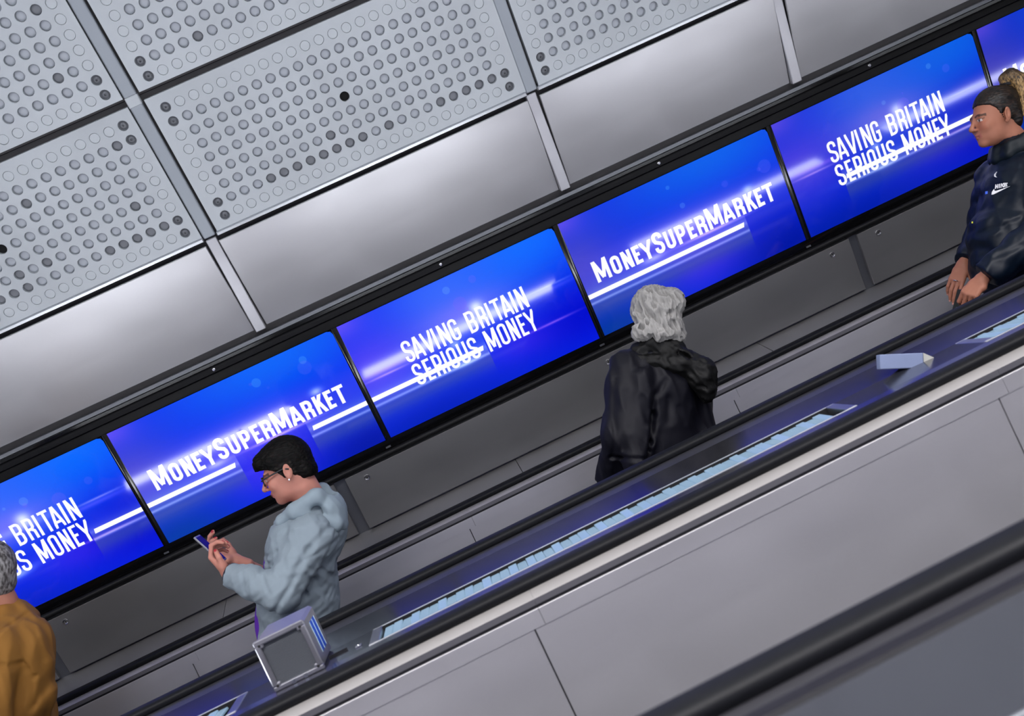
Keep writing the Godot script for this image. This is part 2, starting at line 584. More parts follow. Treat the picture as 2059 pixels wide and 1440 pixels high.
# the picture on a screen: kind 0 is the two-line slogan, 1 the long word; bars: [u from, u to] of the white beam
func screen_image(kind: int, bars: Array, gain: float, seed_: int) -> ImageTexture:
	var w := 272
	var h := 144
	var im := Image.create(w, h, false, Image.FORMAT_RGB8)
	var rng := RandomNumberGenerator.new()
	rng.seed = seed_
	for y in h:
		var v := (y + 0.5) / h
		for x in w:
			var u := (x + 0.5) / w
			var c := Vector3(0.03, 0.16, 0.93)
			if kind == 0:
				c = c.lerp(Vector3(0.0, 0.41, 1.0), glow(u, v, 0.85, 0.0, 0.42, 0.42))
				c = c.lerp(Vector3(0.24, 0.44, 1.0), 0.8 * glow(u, v, 0.45, 0.1, 0.3, 0.34))
				c = c.lerp(Vector3(0.34, 0.27, 0.97), 0.9 * glow(u, v, 0.05, 0.42, 0.25, 0.3))
				c = c.lerp(Vector3(0.5, 0.48, 1.0), 0.8 * glow(u, v, 0.5, 0.33, 0.22, 0.14))
				c = c.lerp(Vector3(0.34, 0.2, 1.0), 0.7 * glow(u, v, 0.72, 0.76, 0.2, 0.14))
				c = c.lerp(Vector3(0.0, 0.12, 0.68), 0.8 * glow(u, v, 0.2, 1.05, 0.5, 0.25))
				c = c.lerp(Vector3(0.0, 0.03, 0.78), 0.8 * glow(u, v, 1.0, 0.75, 0.3, 0.3))
				c += Vector3(0.5, 0.5, 0.2) * (glow(u, v, 0.565, 0.325, 0.03, 0.05) + 0.3 * glow(u, v, 0.55, 0.38, 0.15, 0.03))
				c += Vector3(0.5, 0.5, 0.2) * (0.7 * glow(u, v, 0.417, 0.53, 0.025, 0.04) + 0.8 * glow(u, v, 0.43, 0.71, 0.06, 0.03) + 0.25 * glow(u, v, 0.42, 0.69, 0.2, 0.03))
				c += Vector3(0.38, 0.25, 0.08) * glow(u, v, 0.87, 0.42, 0.1, 0.009) + Vector3(0.2, 0.1, 0.08) * glow(u, v, 0.85, 0.45, 0.16, 0.02)
				c += Vector3(0.38, 0.28, 0.1) * glow(u, v, 0.11, 0.51, 0.09, 0.009) + Vector3(0.2, 0.1, 0.08) * glow(u, v, 0.12, 0.47, 0.15, 0.02)
				c += Vector3(0.4, 0.22, 0.12) * glow(u, v, 0.84, 0.71, 0.11, 0.01)
			else:
				c = c.lerp(Vector3(0.02, 0.42, 0.98), 0.9 * glow(u, v, 0.72, 0.0, 0.5, 0.34))
				c = c.lerp(Vector3(0.29, 0.29, 0.84), glow(u, v, 0.0, 0.4, 0.22, 0.35))
				c = c.lerp(Vector3(0.42, 0.36, 0.99), 0.9 * glow(u, v, 0.52, 0.5, 0.42, 0.17))
				c = c.lerp(Vector3(0.3, 0.2, 0.98), 0.8 * glow(u, v, 0.55, 0.8, 0.25, 0.2))
				c = c.lerp(Vector3(0.02, 0.24, 0.62), 0.85 * glow(u, v, 0.05, 1.0, 0.28, 0.24))
				c = c.lerp(Vector3(0.0, 0.08, 0.62), 0.85 * glow(u, v, 0.95, 1.0, 0.3, 0.3))
				c += Vector3(0.45, 0.45, 0.2) * (glow(u, v, 0.83, 0.395, 0.025, 0.03) + 0.8 * glow(u, v, 0.33, 0.585, 0.05, 0.025) + 0.35 * glow(u, v, 0.52, 0.49, 0.1, 0.05))
				c += Vector3(0.5, 0.4, 0.3) * glow(u, v, 0.62, 0.585, 0.14, 0.012)
			c = c.lerp(Vector3(0.44, 0.33, 0.98), 0.75 * glow(u, v, 0.0, 0.0, 0.11, 0.12))
			for b in bars:                                  # the beam's haze, above and below
				if u > b[0] - 0.02 and u < b[1] + 0.02:
					c += Vector3(0.3, 0.3, 0.1) * exp(-absf(v - 0.652) / 0.05)
					c = c.lerp(Vector3(0.25, 0.33, 0.66), 0.55 * exp(-pow((v - 0.76) / 0.08, 2.0)))
					c += Vector3(0.28, 0.28, 0.2) * exp(-pow((v - 0.715) / 0.012, 2.0))
			im.set_pixel(x, y, Color(clampf(c.x * gain, 0, 1), clampf(c.y * gain, 0, 1), clampf(c.z * gain, 0, 1)))
	im.resize(2048, 1084, Image.INTERPOLATE_CUBIC)
	for k in 5:                                              # out-of-focus spots of light
		var cx := rng.randf_range(0.45, 0.95)
		var cy := rng.randf_range(0.1, 0.32)
		var r := rng.randf_range(8, 42) if k else 60.0
		var col := Color(0.5, 0.4, 1.0) if k < 3 else Color(0.5, 0.75, 1.0)
		for y in range(-int(r), int(r) + 1):
			for x in range(-int(r), int(r) + 1, 2):
				if x * x + y * y < r * r:
					var q := Vector2i(clampi(int(cx * 2048) + x, 0, 2046), clampi(int(cy * 1084) + y, 0, 1083))
					var old := im.get_pixelv(q)
					var nw := old.lerp(col, 0.22)
					im.set_pixelv(q, nw)
					im.set_pixel(q.x + 1, q.y, nw)
	for b in bars:
		var p := PackedVector2Array([Vector2(b[0] * 2048, 0.634 * 1084), Vector2(b[1] * 2048 + (14 if b[1] < 0.99 else 0), 0.634 * 1084), Vector2(b[1] * 2048, 0.673 * 1084), Vector2(b[0] * 2048 - (8 if b[0] > 0.01 else 0), 0.673 * 1084)])
		fill_poly(im, [p], 0, 1084, 0, 2048, Color.WHITE)
	if kind == 0:
		var one := [["S", 0.205, 0.2455], ["A", 0.2475, 0.2905], ["V", 0.2955, 0.3405], ["I", 0.3455, 0.357], ["N", 0.3725, 0.4145], ["G", 0.4215, 0.4605],
			["B", 0.5015, 0.541], ["R", 0.5525, 0.5905], ["I", 0.5995, 0.611], ["T", 0.6225, 0.6625], ["A", 0.6625, 0.7055], ["I", 0.7125, 0.724], ["N", 0.737, 0.778]]
		for q in one:
			letter(im, q[0], q[1], q[2], 0.327, 0.509, 0.128)
		var two := [["S", 0.205, 0.245], ["E", 0.256, 0.287], ["R", 0.297, 0.335], ["I", 0.344, 0.3555], ["O", 0.366, 0.405], ["U", 0.416, 0.455], ["S", 0.4635, 0.503],
			["M", 0.543, 0.5955], ["O", 0.605, 0.644], ["N", 0.6525, 0.6895], ["E", 0.6985, 0.7295], ["Y", 0.735, 0.7785]]
		for q in two:
			letter(im, q[0], q[1], q[2], 0.531, 0.713, 0.128)
	else:
		for q in [["M", 0.065, 0.1345], ["S", 0.352, 0.3975], ["M", 0.611, 0.6805]]:
			letter(im, q[0], q[1], q[2], 0.395, 0.575, 0.17)
		for q in [["O", 0.145, 0.189], ["N", 0.199, 0.243], ["E", 0.2515, 0.286], ["Y", 0.29, 0.345], ["U", 0.4065, 0.45], ["P", 0.461, 0.504], ["E", 0.514, 0.549], ["R", 0.559, 0.603],
				["A", 0.686, 0.737], ["R", 0.7455, 0.789], ["K", 0.7995, 0.844], ["E", 0.8495, 0.8835], ["T", 0.891, 0.938]]:
			letter(im, q[0], q[1], q[2], 0.423, 0.577, 0.195)
	im.resize(1024, 542, Image.INTERPOLATE_LANCZOS)
	return ImageTexture.create_from_image(im)


# ---------------------------------------------------------------- the hall
# the vault's cross-section from the top of the screens up to the crown, as (n, z)
const VAULT := [[0.685, 0.157], [1.1034, 0.345], [1.67, 0.637], [2.194, 0.9425], [2.68, 1.32], [3.07, 1.79], [3.32, 2.32], [3.35, 2.639]]


func plate_frame(a: Array, b: Array, s: float) -> Transform3D:
	var u := Vector3(0, b[0] - a[0], b[1] - a[1]).normalized()
	return Transform3D(Basis(Vector3.RIGHT, u, Vector3.RIGHT.cross(u)), Vector3(s, a[0], a[1]))


func mirror_z(z: float) -> float:
	return 2 * 2.639 - z


# a sheet w by h with a grid of round holes; its face lies at z = 0
func holed_plate(w: float, h: float, cols: int, rows: int, px: float, py: float, r: float) -> ArrayMesh:
	var b := MB.new()
	var mx := (w - cols * px) / 2
	var my := (h - rows * py) / 2
	var d := -0.019
	var z := Vector3(0, 0, 1)
	for q in [[0.0, 0.0, w, my], [0.0, h - my, w, h], [0.0, my, mx, h - my], [w - mx, my, w, h - my]]:
		b.quad(Vector3(q[0], q[1], 0), Vector3(q[2], q[1], 0), Vector3(q[2], q[3], 0), Vector3(q[0], q[3], 0), z)
	for e in [[0, 0, w, 0, Vector3.DOWN], [0, h, w, h, Vector3.UP], [0, 0, 0, h, Vector3.LEFT], [w, 0, w, h, Vector3.RIGHT]]:
		b.quad(Vector3(e[0], e[1], 0), Vector3(e[2], e[3], 0), Vector3(e[2], e[3], -0.03), Vector3(e[0], e[1], -0.03), e[4])
	var ring := []
	for k in 16:
		var a := TAU * k / 16
		var c := Vector3(cos(a), sin(a), 0)
		var f := 1.0 / maxf(absf(c.x), absf(c.y))
		ring.append([c, Vector3(c.x * f * px / 2, c.y * f * py / 2, 0)])
	for i in cols:
		for j in rows:
			var o := Vector3(mx + (i + 0.5) * px, my + (j + 0.5) * py, 0)
			for k in 16:
				var p: Array = ring[k]
				var q: Array = ring[(k + 1) % 16]
				b.quad(o + p[0] * (r + 0.0012), o + q[0] * (r + 0.0012), o + q[1], o + p[1], z)
				var pr: Vector3 = o + p[0] * r + z * -0.0012
				var qr: Vector3 = o + q[0] * r + z * -0.0012
				b.quad4(o + p[0] * (r + 0.0012), o + q[0] * (r + 0.0012), qr, pr, (z - p[0]).normalized(), (z - q[0]).normalized(), (z - q[0]).normalized(), (z - p[0]).normalized())
				b.quad4(pr, qr, o + q[0] * r + z * d, o + p[0] * r + z * d, -p[0], -q[0], -q[0], -p[0])
	return b.done()


func plug_mesh(depth: float, dome: float, r: float) -> ArrayMesh:
	var b := MB.new()
	var p := PackedVector2Array([Vector2(r, -0.016)])
	p.append(Vector2(r, -depth - 0.0015 - dome))
	for k in 4:
		var t := k / 3.0
		p.append(Vector2((r - 0.0015) * (1 - t) + 0.0001, -depth - dome * (1 - t) * (1 - t)))
	b.lathe(p, 14)
	return b.done()


func acoustic_panel(owner_: Node, a: Array, b: Array, s0: float, s1: float, cols: int, odd: Dictionary) -> void:
	var w := s1 - s0
	var h := Vector2(b[0] - a[0], b[1] - a[1]).length() - 0.034
	var rows := 9
	var px := 0.0609
	var py := 0.0613
	var r := 0.0205
	var x := plate_frame(a, b, s0)
	x.origin += x.basis.y * 0.014
	var pan := put("acoustic_panel", holed_plate(w, h, cols, rows, px, py, r), M.alu, owner_, x)
	var flush: ArrayMesh = get_meta("flush")
	var deep: ArrayMesh = get_meta("deep")
	var screw: ArrayMesh = get_meta("screw")
	var mx := (w - cols * px) / 2
	var my := (h - rows * py) / 2
	var rng := RandomNumberGenerator.new()
	rng.seed = int(s0 * 100) + rows
	for i in cols:
		for j in rows:
			var at := Vector3(mx + (i + 0.5) * px, my + (j + 0.5) * py, 0)
			var edge := i == 0 or i == cols - 1 or j == 0 or j == rows - 1
			if odd.has([i, j]):
				put("open_hole", get_meta("open"), M.hole, pan, Transform3D(Basis(), at))
			elif (i == 0 or i == cols - 1) and (j < 2 or j >= rows - 2):
				put("screw_cup", screw, M.plug_screw, pan, Transform3D(Basis(Vector3(0, 0, 1), rng.randf() * 0.6), at))
			elif edge:
				put("round_plug", flush, M.alu, pan, Transform3D(Basis(), at))
			else:
				put("round_plug", deep, M.plug_dull if rng.randf() < 0.03 or (j == 1 and i % 12 > 4 and odd.size()) else M.plug, pan, Transform3D(Basis(), at))


func hall() -> void:
	var wall := root("wall_back", INC, "", "", "", "structure")
	var ceil := root("ceiling", INC, "", "", "", "structure")
	# solid backing behind the lining, and the vault's far half, which closes over the viewer
	var lean := tan(deg_to_rad(LEAN))
	put("backing", bar([-0.06 - 1.4 * lean, -1.4, -0.06 + 0.685 * lean, 0.685, -0.5, 0.685, -0.7, -1.4], S_LO, S_HI), M.gap, wall)
	var shell := []
	for p in VAULT:
		shell.append([p[0], p[1]])
	for k in range(VAULT.size() - 2, -1, -1):
		shell.append([VAULT[k][0], mirror_z(VAULT[k][1])])
	for k in shell.size() - 1:
		var a: Array = shell[k]
		var b: Array = shell[k + 1]
		var o := Vector2(b[0] - a[0], b[1] - a[1]).normalized()
		var out := Vector2(o.y, -o.x) * -1.0
		var sg := Vector2(out.x, out.y)
		if (Vector2(a[0], a[1]) + sg - Vector2(0.6, 2.639)).length() < (Vector2(a[0], a[1]) - Vector2(0.6, 2.639)).length():
			sg = -sg
		var dd := 0.035 if k < 3 else 0.0
		var q := [a[1] + sg.y * dd, a[0] + sg.x * dd, b[1] + sg.y * dd, b[0] + sg.x * dd, b[1] + sg.y * 0.25, b[0] + sg.x * 0.25, a[1] + sg.y * 0.25, a[0] + sg.x * 0.25]
		put("vault_backing" if k < 3 else "vault_lining", bar(q, S_LO, S_HI), M.gap if k < 3 else (M.steel if k == shell.size() - 2 else M.alu), ceil)
	# acoustic panels between the cover strips
	set_meta("flush", plug_mesh(0.0024, 0.0004, 0.0200))
	set_meta("deep", plug_mesh(0.0128, 0.0016, 0.0197))
	var sc := MB.new()
	sc.lathe(PackedVector2Array([Vector2(0.0203, -0.016), Vector2(0.0203, -0.012), Vector2(0.016, -0.0115), Vector2(0.012, -0.007), Vector2(0.0055, -0.0045), Vector2(0.0045, -0.0045), Vector2(0.004, -0.011), Vector2(0.0001, -0.011)]), 16)
	set_meta("screw", sc.done())
	var op := MB.new()
	op.lathe(PackedVector2Array([Vector2(0.0202, -0.014), Vector2(0.0001, -0.0145)]), 16)
	set_meta("open", op.done())
	acoustic_panel(ceil, VAULT[1], VAULT[2], -1.776, -0.334, 23, {[11, 4]: 1})
	acoustic_panel(ceil, VAULT[1], VAULT[2], -0.264, 1.199, 23, {[11, 4]: 1})
	acoustic_panel(ceil, VAULT[1], VAULT[2], 1.26, 2.394, 18, {})
	acoustic_panel(ceil, VAULT[2], VAULT[3], -1.776, -0.334, 23, {})
	acoustic_panel(ceil, VAULT[2], VAULT[3], -0.264, 1.199, 23, {})
	for k in [1, 2]:
		var h := Vector2(VAULT[k + 1][0] - VAULT[k][0], VAULT[k + 1][1] - VAULT[k][1]).length()
		for q in [[S_LO, -1.84], [2.458, S_HI]] + ([[1.26, 2.394]] if k == 2 else []):
			put("plain_panel", blk(Vector3(0, 0.02, -0.03), Vector3(q[1] - q[0], h - 0.014, 0)), M.alu, ceil, plate_frame(VAULT[k], VAULT[k + 1], q[0]))
		for s in [-1.805, -0.302, 1.2225, 2.426]:
			put("cover_strip", blk(Vector3(-0.026, 0.012, -0.03), Vector3(0.026, h + 0.01, 0.004), 0.004), M.cover, ceil, plate_frame(VAULT[k], VAULT[k + 1], s))
			put("joint_block", blk(Vector3(-0.027, h - 0.03, -0.03), Vector3(0.027, h + 0.014, 0.007), 0.003), M.alu, ceil, plate_frame(VAULT[k], VAULT[k + 1], s))
	# the ledge that caps the steel sheets
	var f := plate_frame(VAULT[1], VAULT[2], 0)
	for q in [[S_LO, -1.81], [-1.80, -0.331], [-0.272, 1.197], [1.247, 2.4], [2.452, S_HI]]:
		put("ledge", blk(Vector3(q[0], 0.002, -0.02), Vector3(q[1], 0.023, 0.01), 0.005), M.trim, ceil, f)
	# steel sheets between ledge and screens, each with a cover strip beside it
	var tilt := 6.4                                          # they lean out further than the cover strips
	var hs := Vector2(VAULT[1][0] - VAULT[0][0], VAULT[1][1] - VAULT[0][1]).length()
	var sheets := [[S_LO, -1.84], [-1.778, -0.334], [-0.275, 1.187], [1.243, 2.393], [2.449, 3.9], [3.96, S_HI]]
	for q in sheets:
		var x := plate_frame(VAULT[0], VAULT[1], q[0])
		var mid := x * Vector3(0, hs / 2, 0)
		x.basis = x.basis * Basis(Vector3.RIGHT, deg_to_rad(tilt))
		x.origin += mid - x * Vector3(0, hs / 2, 0)
		put("steel_sheet", blk(Vector3(0, 0.004, -0.012), Vector3(q[1] - q[0], hs - 0.012, 0), 0.0025), M.sheet, wall, x)
	for s in [-1.808, -0.3045, 1.213, 2.42, 3.93]:
		put("cover_strip", blk(Vector3(-0.024, 0.0, -0.03), Vector3(0.024, hs + 0.004, 0.0), 0.003), M.steel, wall, plate_frame(VAULT[0], VAULT[1], s))
	put("sheet_backing", bar([VAULT[0][1] - 0.045, VAULT[0][0] - 0.01, VAULT[1][1] - 0.03, VAULT[1][0] + 0.02, VAULT[1][1] - 0.2, VAULT[1][0] + 0.02, VAULT[0][1] - 0.3, VAULT[0][0] - 0.01], S_LO, S_HI), M.gap, wall)
	# access panels under the screens
	var fr := INC.affine_inverse() * WALL
	var lk := MB.new()
	lk.lathe(PackedVector2Array([Vector2(0.0001, 0.0145), Vector2(0.003, 0.014), Vector2(0.0035, 0.0105), Vector2(0.0075, 0.0105), Vector2(0.0085, 0.0165), Vector2(0.012, 0.0175), Vector2(0.0135, 0.012)].duplicate()), 20)
	var lock := lk.done()
	for q in [[S_LO, -1.84, []], [-1.787, -0.334, [-1.682, -0.44]], [-0.278, 2.397, [-0.18, 1.077, 2.292]], [2.443, 3.9, [2.547, 3.79]], [3.95, S_HI, []]]:
		var p := put("access_panel", blk(Vector3(q[0], -0.354, -0.01), Vector3(q[1], -0.083, 0.012), 0.0022), M.door, wall, fr)
		for s in q[2]:
			put("lock", lock, M.bolt, p, Transform3D(Basis(), Vector3(s, -0.1205, -0.0005)))
			put("keyhole", get_meta("open"), M.hole, p, Transform3D(Basis().scaled(Vector3(0.17, 0.17, 0.5)), Vector3(s, -0.1205, 0.0222)))
	put("panel_recess", blk(Vector3(S_LO, -0.37, -0.03), Vector3(S_HI, -0.07, -0.008)), M.grey, wall, fr)
	# the sloping apron between wall and handrail
	var cuts := [S_LO, -2.5, -1.015, 0.481, 1.79, 3.1, S_HI]
	for k in cuts.size() - 1:
		put("apron_plate", bar([-0.1, -0.349, 0.09, -0.404, 0.09, -0.42, -0.1, -0.37], cuts[k] + 0.0015, cuts[k + 1] - 0.0015), M.door, wall)
	put("apron_core", bar([-0.13, -0.36, 0.08, -0.418, 0.08, -1.3, -0.13, -1.3], S_LO, S_HI), M.groove, wall)
	# closing surfaces outside the frame
	var fl := root("floor", INC, "", "", "", "structure")
	put("floor_slab", bar([-0.6, -1.75, 5.9, -1.75, 5.9, -1.9, -0.6, -1.9], S_LO, S_HI), M.floor, fl)
	for e in [["wall_left", S_LO - 0.3, S_LO], ["wall_right", S_HI, S_HI + 0.3]]:
		var w := root(e[0], INC, "", "", "", "structure")
		put("wall_slab", bar([-0.9, -1.9, 6.2, -1.9, 6.2, 3.7, -0.9, 3.7], e[1], e[2]), M.cement, w)
	var op_wall := root("wall_front", INC, "", "", "", "structure")
	var zf := mirror_z(0.0)
	put("lining", bar([zf + 1.4 * lean, -1.4, zf - 0.685 * lean, 0.685, zf + 0.4, 0.685, zf + 0.7, -1.4], S_LO, S_HI), M.door, op_wall)
	var mw := Transform3D(Basis(Vector3.LEFT, Vector3(0, cos(deg_to_rad(LEAN)), -sin(deg_to_rad(LEAN))), Vector3(0, -sin(deg_to_rad(LEAN)), -cos(deg_to_rad(LEAN)))), Vector3(0, 0, zf))
	for k in range(-4, 6):
		var sm := StandardMaterial3D.new()
		sm.albedo_color = Color.BLACK
		sm.roughness = 0.2
		sm.emission_enabled = true
		sm.emission_texture = get_meta("screen_%d" % (k & 1))
		put("screen", screen_mesh(), sm, op_wall, mw * Transform3D(Basis(), Vector3(k * PITCH, 0, 0.006)))


# the strip lights hung under the far shoulder of the vault, out of the picture
func strip_lights() -> void:
	for k in 5:
		var o := root("trim_5", INC * Transform3D(Basis(Vector3.RIGHT, deg_to_rad(-28)), Vector3(-3.2 + 2.0 * k, 2.62, 3.6)), "", "", "", "structure")
		put("light_case", blk(Vector3(-0.8, 0.0, -0.1), Vector3(0.8, 0.07, 0.1), 0.01), M.alu, o)
		put("light_tube", blk(Vector3(-0.78, -0.02, -0.08), Vector3(0.78, 0.0, 0.08), 0.008), M.tube, o)
		var l := AreaLight3D.new()
		l.name = "strip_light"
		l.area_size = Vector2(1.56, 0.16)
		l.light_color = srgb(250, 245, 246)
		l.light_energy = STRIP
		l.area_range = 14.0
		l.shadow_enabled = true
		o.add_child(l, true)
		l.transform = Transform3D(Basis(Vector3.RIGHT, deg_to_rad(-90)), Vector3(0, -0.024, 0))


func screen_mesh() -> ArrayMesh:
	var b := MB.new()
	var ch := 0.022                                       # the clipped upper corner
	var p := [Vector2(0, 0), Vector2(SW, 0), Vector2(SW, SH - ch), Vector2(SW - ch * 0.3, SH - ch * 0.3), Vector2(SW - ch, SH), Vector2(0, SH)]
	for q in p:
		b.v.append(Vector3(q.x, q.y, 0))
		b.n.append(Vector3(0, 0, 1))
		b.uv.append(Vector2(q.x / SW, 1 - q.y / SH))
	for k in range(1, p.size() - 1):
		b.i.append_array([0, k + 1, k])
	return b.done()


func screens() -> void:
	var looks := [[1, [[0.789, 1.0]], 1.0], [0, [[0.0, 0.392], [0.752, 1.0]], 1.0], [1, [[0.0, 0.518]], 1.0], [0, [[0.0, 0.757]], 0.95], [1, [[0.25, 1.0]], 0.9], [0, [[0.0, 0.6]], 0.86]]
	var words := ["lowest screen of the row, partly hidden by the rider in the mustard jacket", "screen behind the rider in the grey hoodie, one long white word above a broken beam",
		"screen between the hooded rider and the grey haired rider, beam crossing out a word", "screen directly behind the grey haired rider, one long white word over a long beam",
		"screen just below the ponytailed rider, beam striking through the lower line", "topmost screen of the row, only its first letters showing over the ponytail"]
	for k in 6:
		var l: Array = looks[k]
		var tex := screen_image(1 - int(l[0]), l[1], l[2], 40 + k)
		set_meta("screen_%d" % (k & 1), tex)
		var o := root("advertising_screen", WALL * Transform3D(Basis(), Vector3((k - 2) * PITCH - 0.0015, -0.001, 0)), words[k], "screen", "blue screens along the sloping wall")
		put("case", blk(Vector3(0.001, 0.001, -0.05), Vector3(SW - 0.001, SH - 0.001, -0.002), 0.002), M.black, o)
		var sm := StandardMaterial3D.new()
		sm.albedo_color = srgb(4, 4, 6)
		sm.roughness = 0.07
		sm.metallic_specular = 0.5
		sm.emission_enabled = true
		sm.emission_texture = tex
		sm.emission_energy_multiplier = 1.0
		put("display", screen_mesh(), sm, o, Transform3D(Basis(), Vector3(0, 0, 0.0)))
	var f := root("trim_6", WALL, "", "", "", "structure")
	var a := S_LO + 0.2
	var b := S_HI - 0.2
	put("top_rail", bar([-0.04, 0.577, 0.006, 0.577, 0.007, 0.58, 0.007, 0.614, 0.004, 0.617, -0.04, 0.617], a, b), M.black, f)
	put("top_rail", bar([-0.04, 0.6195, 0.008, 0.6195, 0.010, 0.622, 0.010, 0.648, 0.008, 0.651, -0.04, 0.651], a, b), M.black, f)
	put("lip", bar([-0.03, 0.652, 0.02, 0.652, 0.026, 0.655, 0.028, 0.668, 0.02, 0.671, -0.03, 0.671], a, b), M.black_gloss, f)
	put("flange", bar([-0.03, 0.672, 0.02, 0.672, 0.012, 0.6865, -0.03, 0.6865], a, b), M.grey, f)
	put("bottom_rail", bar([-0.04, -0.0415, 0.004, -0.0415, 0.005, -0.0395, 0.005, -0.003, -0.04, -0.003], a, b), M.black_gloss, f)
	var bead := [-0.03, -0.046]
	for k in 9:
		var t := PI / 2 - PI * k / 8
		bead.append_array([0.008 + 0.016 * cos(t), -0.062 + 0.0165 * sin(t)])
	bead.append_array([-0.03, -0.0785])
	put("bead", bar(bead, a, b), M.black, f)
	put("shadow_gap", blk(Vector3(a, -0.083, -0.05), Vector3(b, -0.04, -0.012)), M.groove, f)
	for k in range(-3, 6):
		var s := k * PITCH - (PITCH - SW) / 2
		put("divider", bar([-0.04, s - 0.0125, 0.001, s - 0.0125, 0.0045, s - 0.006, 0.0045, s + 0.006, 0.001, s + 0.0125, -0.04, s + 0.0125], -0.002, 0.577), M.black_gloss, f,
			Transform3D(Basis(Vector3(0, 1, 0), Vector3(1, 0, 0), Vector3(0, 0, -1)), Vector3.ZERO) if false else Transform3D(Basis(Vector3(0, 1, 0), Vector3(1, 0, 0), Vector3(0, 0, 1)), Vector3.ZERO))
	var bm := MB.new()
	bm.lathe(PackedVector2Array([Vector2(0.0001, 0.0015), Vector2(0.003, 0.002), Vector2(0.0035, 0.004), Vector2(0.006, 0.0045), Vector2(0.0078, 0.003), Vector2(0.008, 0.0)]), 16)
	var bolt := bm.done()
	for k in 6:
		put("bolt", bolt, M.bolt, f, Transform3D(Basis(), Vector3(-1.68 + 1.113 * k, 0.636, 0.01)))
		put("catch", blk(Vector3(-0.012, -0.004, 0), Vector3(0.012, 0.004, 0.003), 0.002), M.grey, f, Transform3D(Basis(), Vector3(-1.144 + 1.1137 * k, -0.0345, 0.005)))


# ---------------------------------------------------------------- escalators
func rail_shape(z: float) -> Array:
	var p := []
	for k in 17:
		var t := PI * 1.12 - PI * 1.24 * k / 16
		p.append_array([z + 0.039 * signf(cos(t)) * pow(absf(cos(t)), 0.75), RAIL - 0.006 + 0.019 * (signf(sin(t)) * pow(absf(sin(t)), 0.8))])
	p.append_array([z + 0.028, RAIL - 0.021, z - 0.028, RAIL - 0.021])
	return p


func flip(p: Array, z: float, sg: float) -> Array:
	var q := []
	for k in range(0, p.size(), 2):
		q.append_array([z + sg * p[k], RAIL + p[k + 1]])
	return q


# one balustrade: sg is +1 where the riders are on the viewer's side of it
func balustrade(o: Node, z: float, sg: float, seam: float, shown: bool) -> void:
	var a := S_LO + 0.05
	var b := S_HI - 0.05
	put("handrail", bar(rail_shape(z), a, b, 50), M.rubber, o)
	put("rail_guide", bar(flip([-0.022, -0.018, 0.024, -0.018, 0.024, -0.04, -0.022, -0.04], z, sg), a, b), M.groove, o)
	var cuts := [a]
	var s := seam + 0.03 - 1.333 * 5
	while s < b:
		if s > a and shown:
			cuts.append(s)
		s += 1.333
	cuts.append(b)
	for k in cuts.size() - 1:
		put("top_moulding", bar(flip([0.026, -0.0185, 0.032, -0.0175, 0.089, -0.0285, 0.0905, -0.030, 0.026, -0.030], z, sg), cuts[k] + 0.0003, cuts[k + 1] - 0.0003), M.moulding, o)
		put("rail_trim", bar(flip([0.026, -0.030, 0.0905, -0.030, 0.0895, -0.046, 0.026, -0.046], z, sg), cuts[k] + 0.0003, cuts[k + 1] - 0.0003), M.rail_trim, o)
		put("upper_band", bar(flip([0.02, -0.0545, 0.0912, -0.0545, 0.092, -0.0553, 0.092, -0.0985, 0.02, -0.0985], z, sg), cuts[k] + 0.0006, cuts[k + 1] - 0.0006), M.steel, o)
		var d := -0.03 if shown and k > 0 else 0.0
		var e := -0.03 if shown and k < cuts.size() - 2 else 0.0
		put("side_panel", bar(flip([0.02, -0.0987, 0.0908, -0.0987, 0.0885, -0.62, 0.02, -0.62], z, sg), cuts[k] + 0.002 + d, cuts[k + 1] - 0.002 + e), M.steel, o)
	put("core", bar(flip([-0.02, -0.039, 0.084, -0.039, 0.084, -1.32, -0.02, -1.32], z, sg), a, b), M.groove, o)
	put("skirt", bar(flip([0.02, -0.65, 0.118, -0.65, 0.121, -0.66, 0.121, -1.0, 0.02, -1.0], z, sg), a, b), M.grey, o)
	put("brush", bar(flip([0.02, -0.622, 0.105, -0.622, 0.105, -0.648, 0.02, -0.648], z, sg), a, b), M.rubber, o)


func nose_y(x: float) -> float:
	var t := deg_to_rad(SLOPE)
	return (x + NOSE * sin(t)) / cos(t) * sin(t) + NOSE * cos(t)


func escalator(label: String, za: float, zb: float, seam: float, steps: bool) -> void:
	var o := root("escalator" if label else "trim_4", INC, label, "escalator" if label else "", "parallel escalators" if label else "", "" if label else "structure")
	balustrade(o, za, 1.0, seam, true)
	balustrade(o, zb, -1.0, seam, false)
	var inv := INC.affine_inverse()
	var all := MB.new()
	for k in range(-9, 11):
		var x := -0.45 + 0.4 * k
		var one := MB.new() if steps else all
		var y := nose_y(x)
		one.box(Vector3(x, y - 0.03, za + 0.128), Vector3(x + 0.4, y, zb - 0.128), 0.003)
		one.box(Vector3(x + 0.005, y - 0.21, za + 0.13), Vector3(x + 0.03, y - 0.03, zb - 0.13), 0.003)
		for j in 22:                                       # cleats
			var z := lerpf(za + 0.14, zb - 0.14, j / 21.0)
			one.box(Vector3(x + 0.004, y - 0.002, z - 0.006), Vector3(x + 0.396, y + 0.006, z + 0.006), 0.001)
		if steps:
			put("step", one.done(), M.step, o, inv)
	if not steps:
		put("step_band", all.done(), M.step, o, inv)


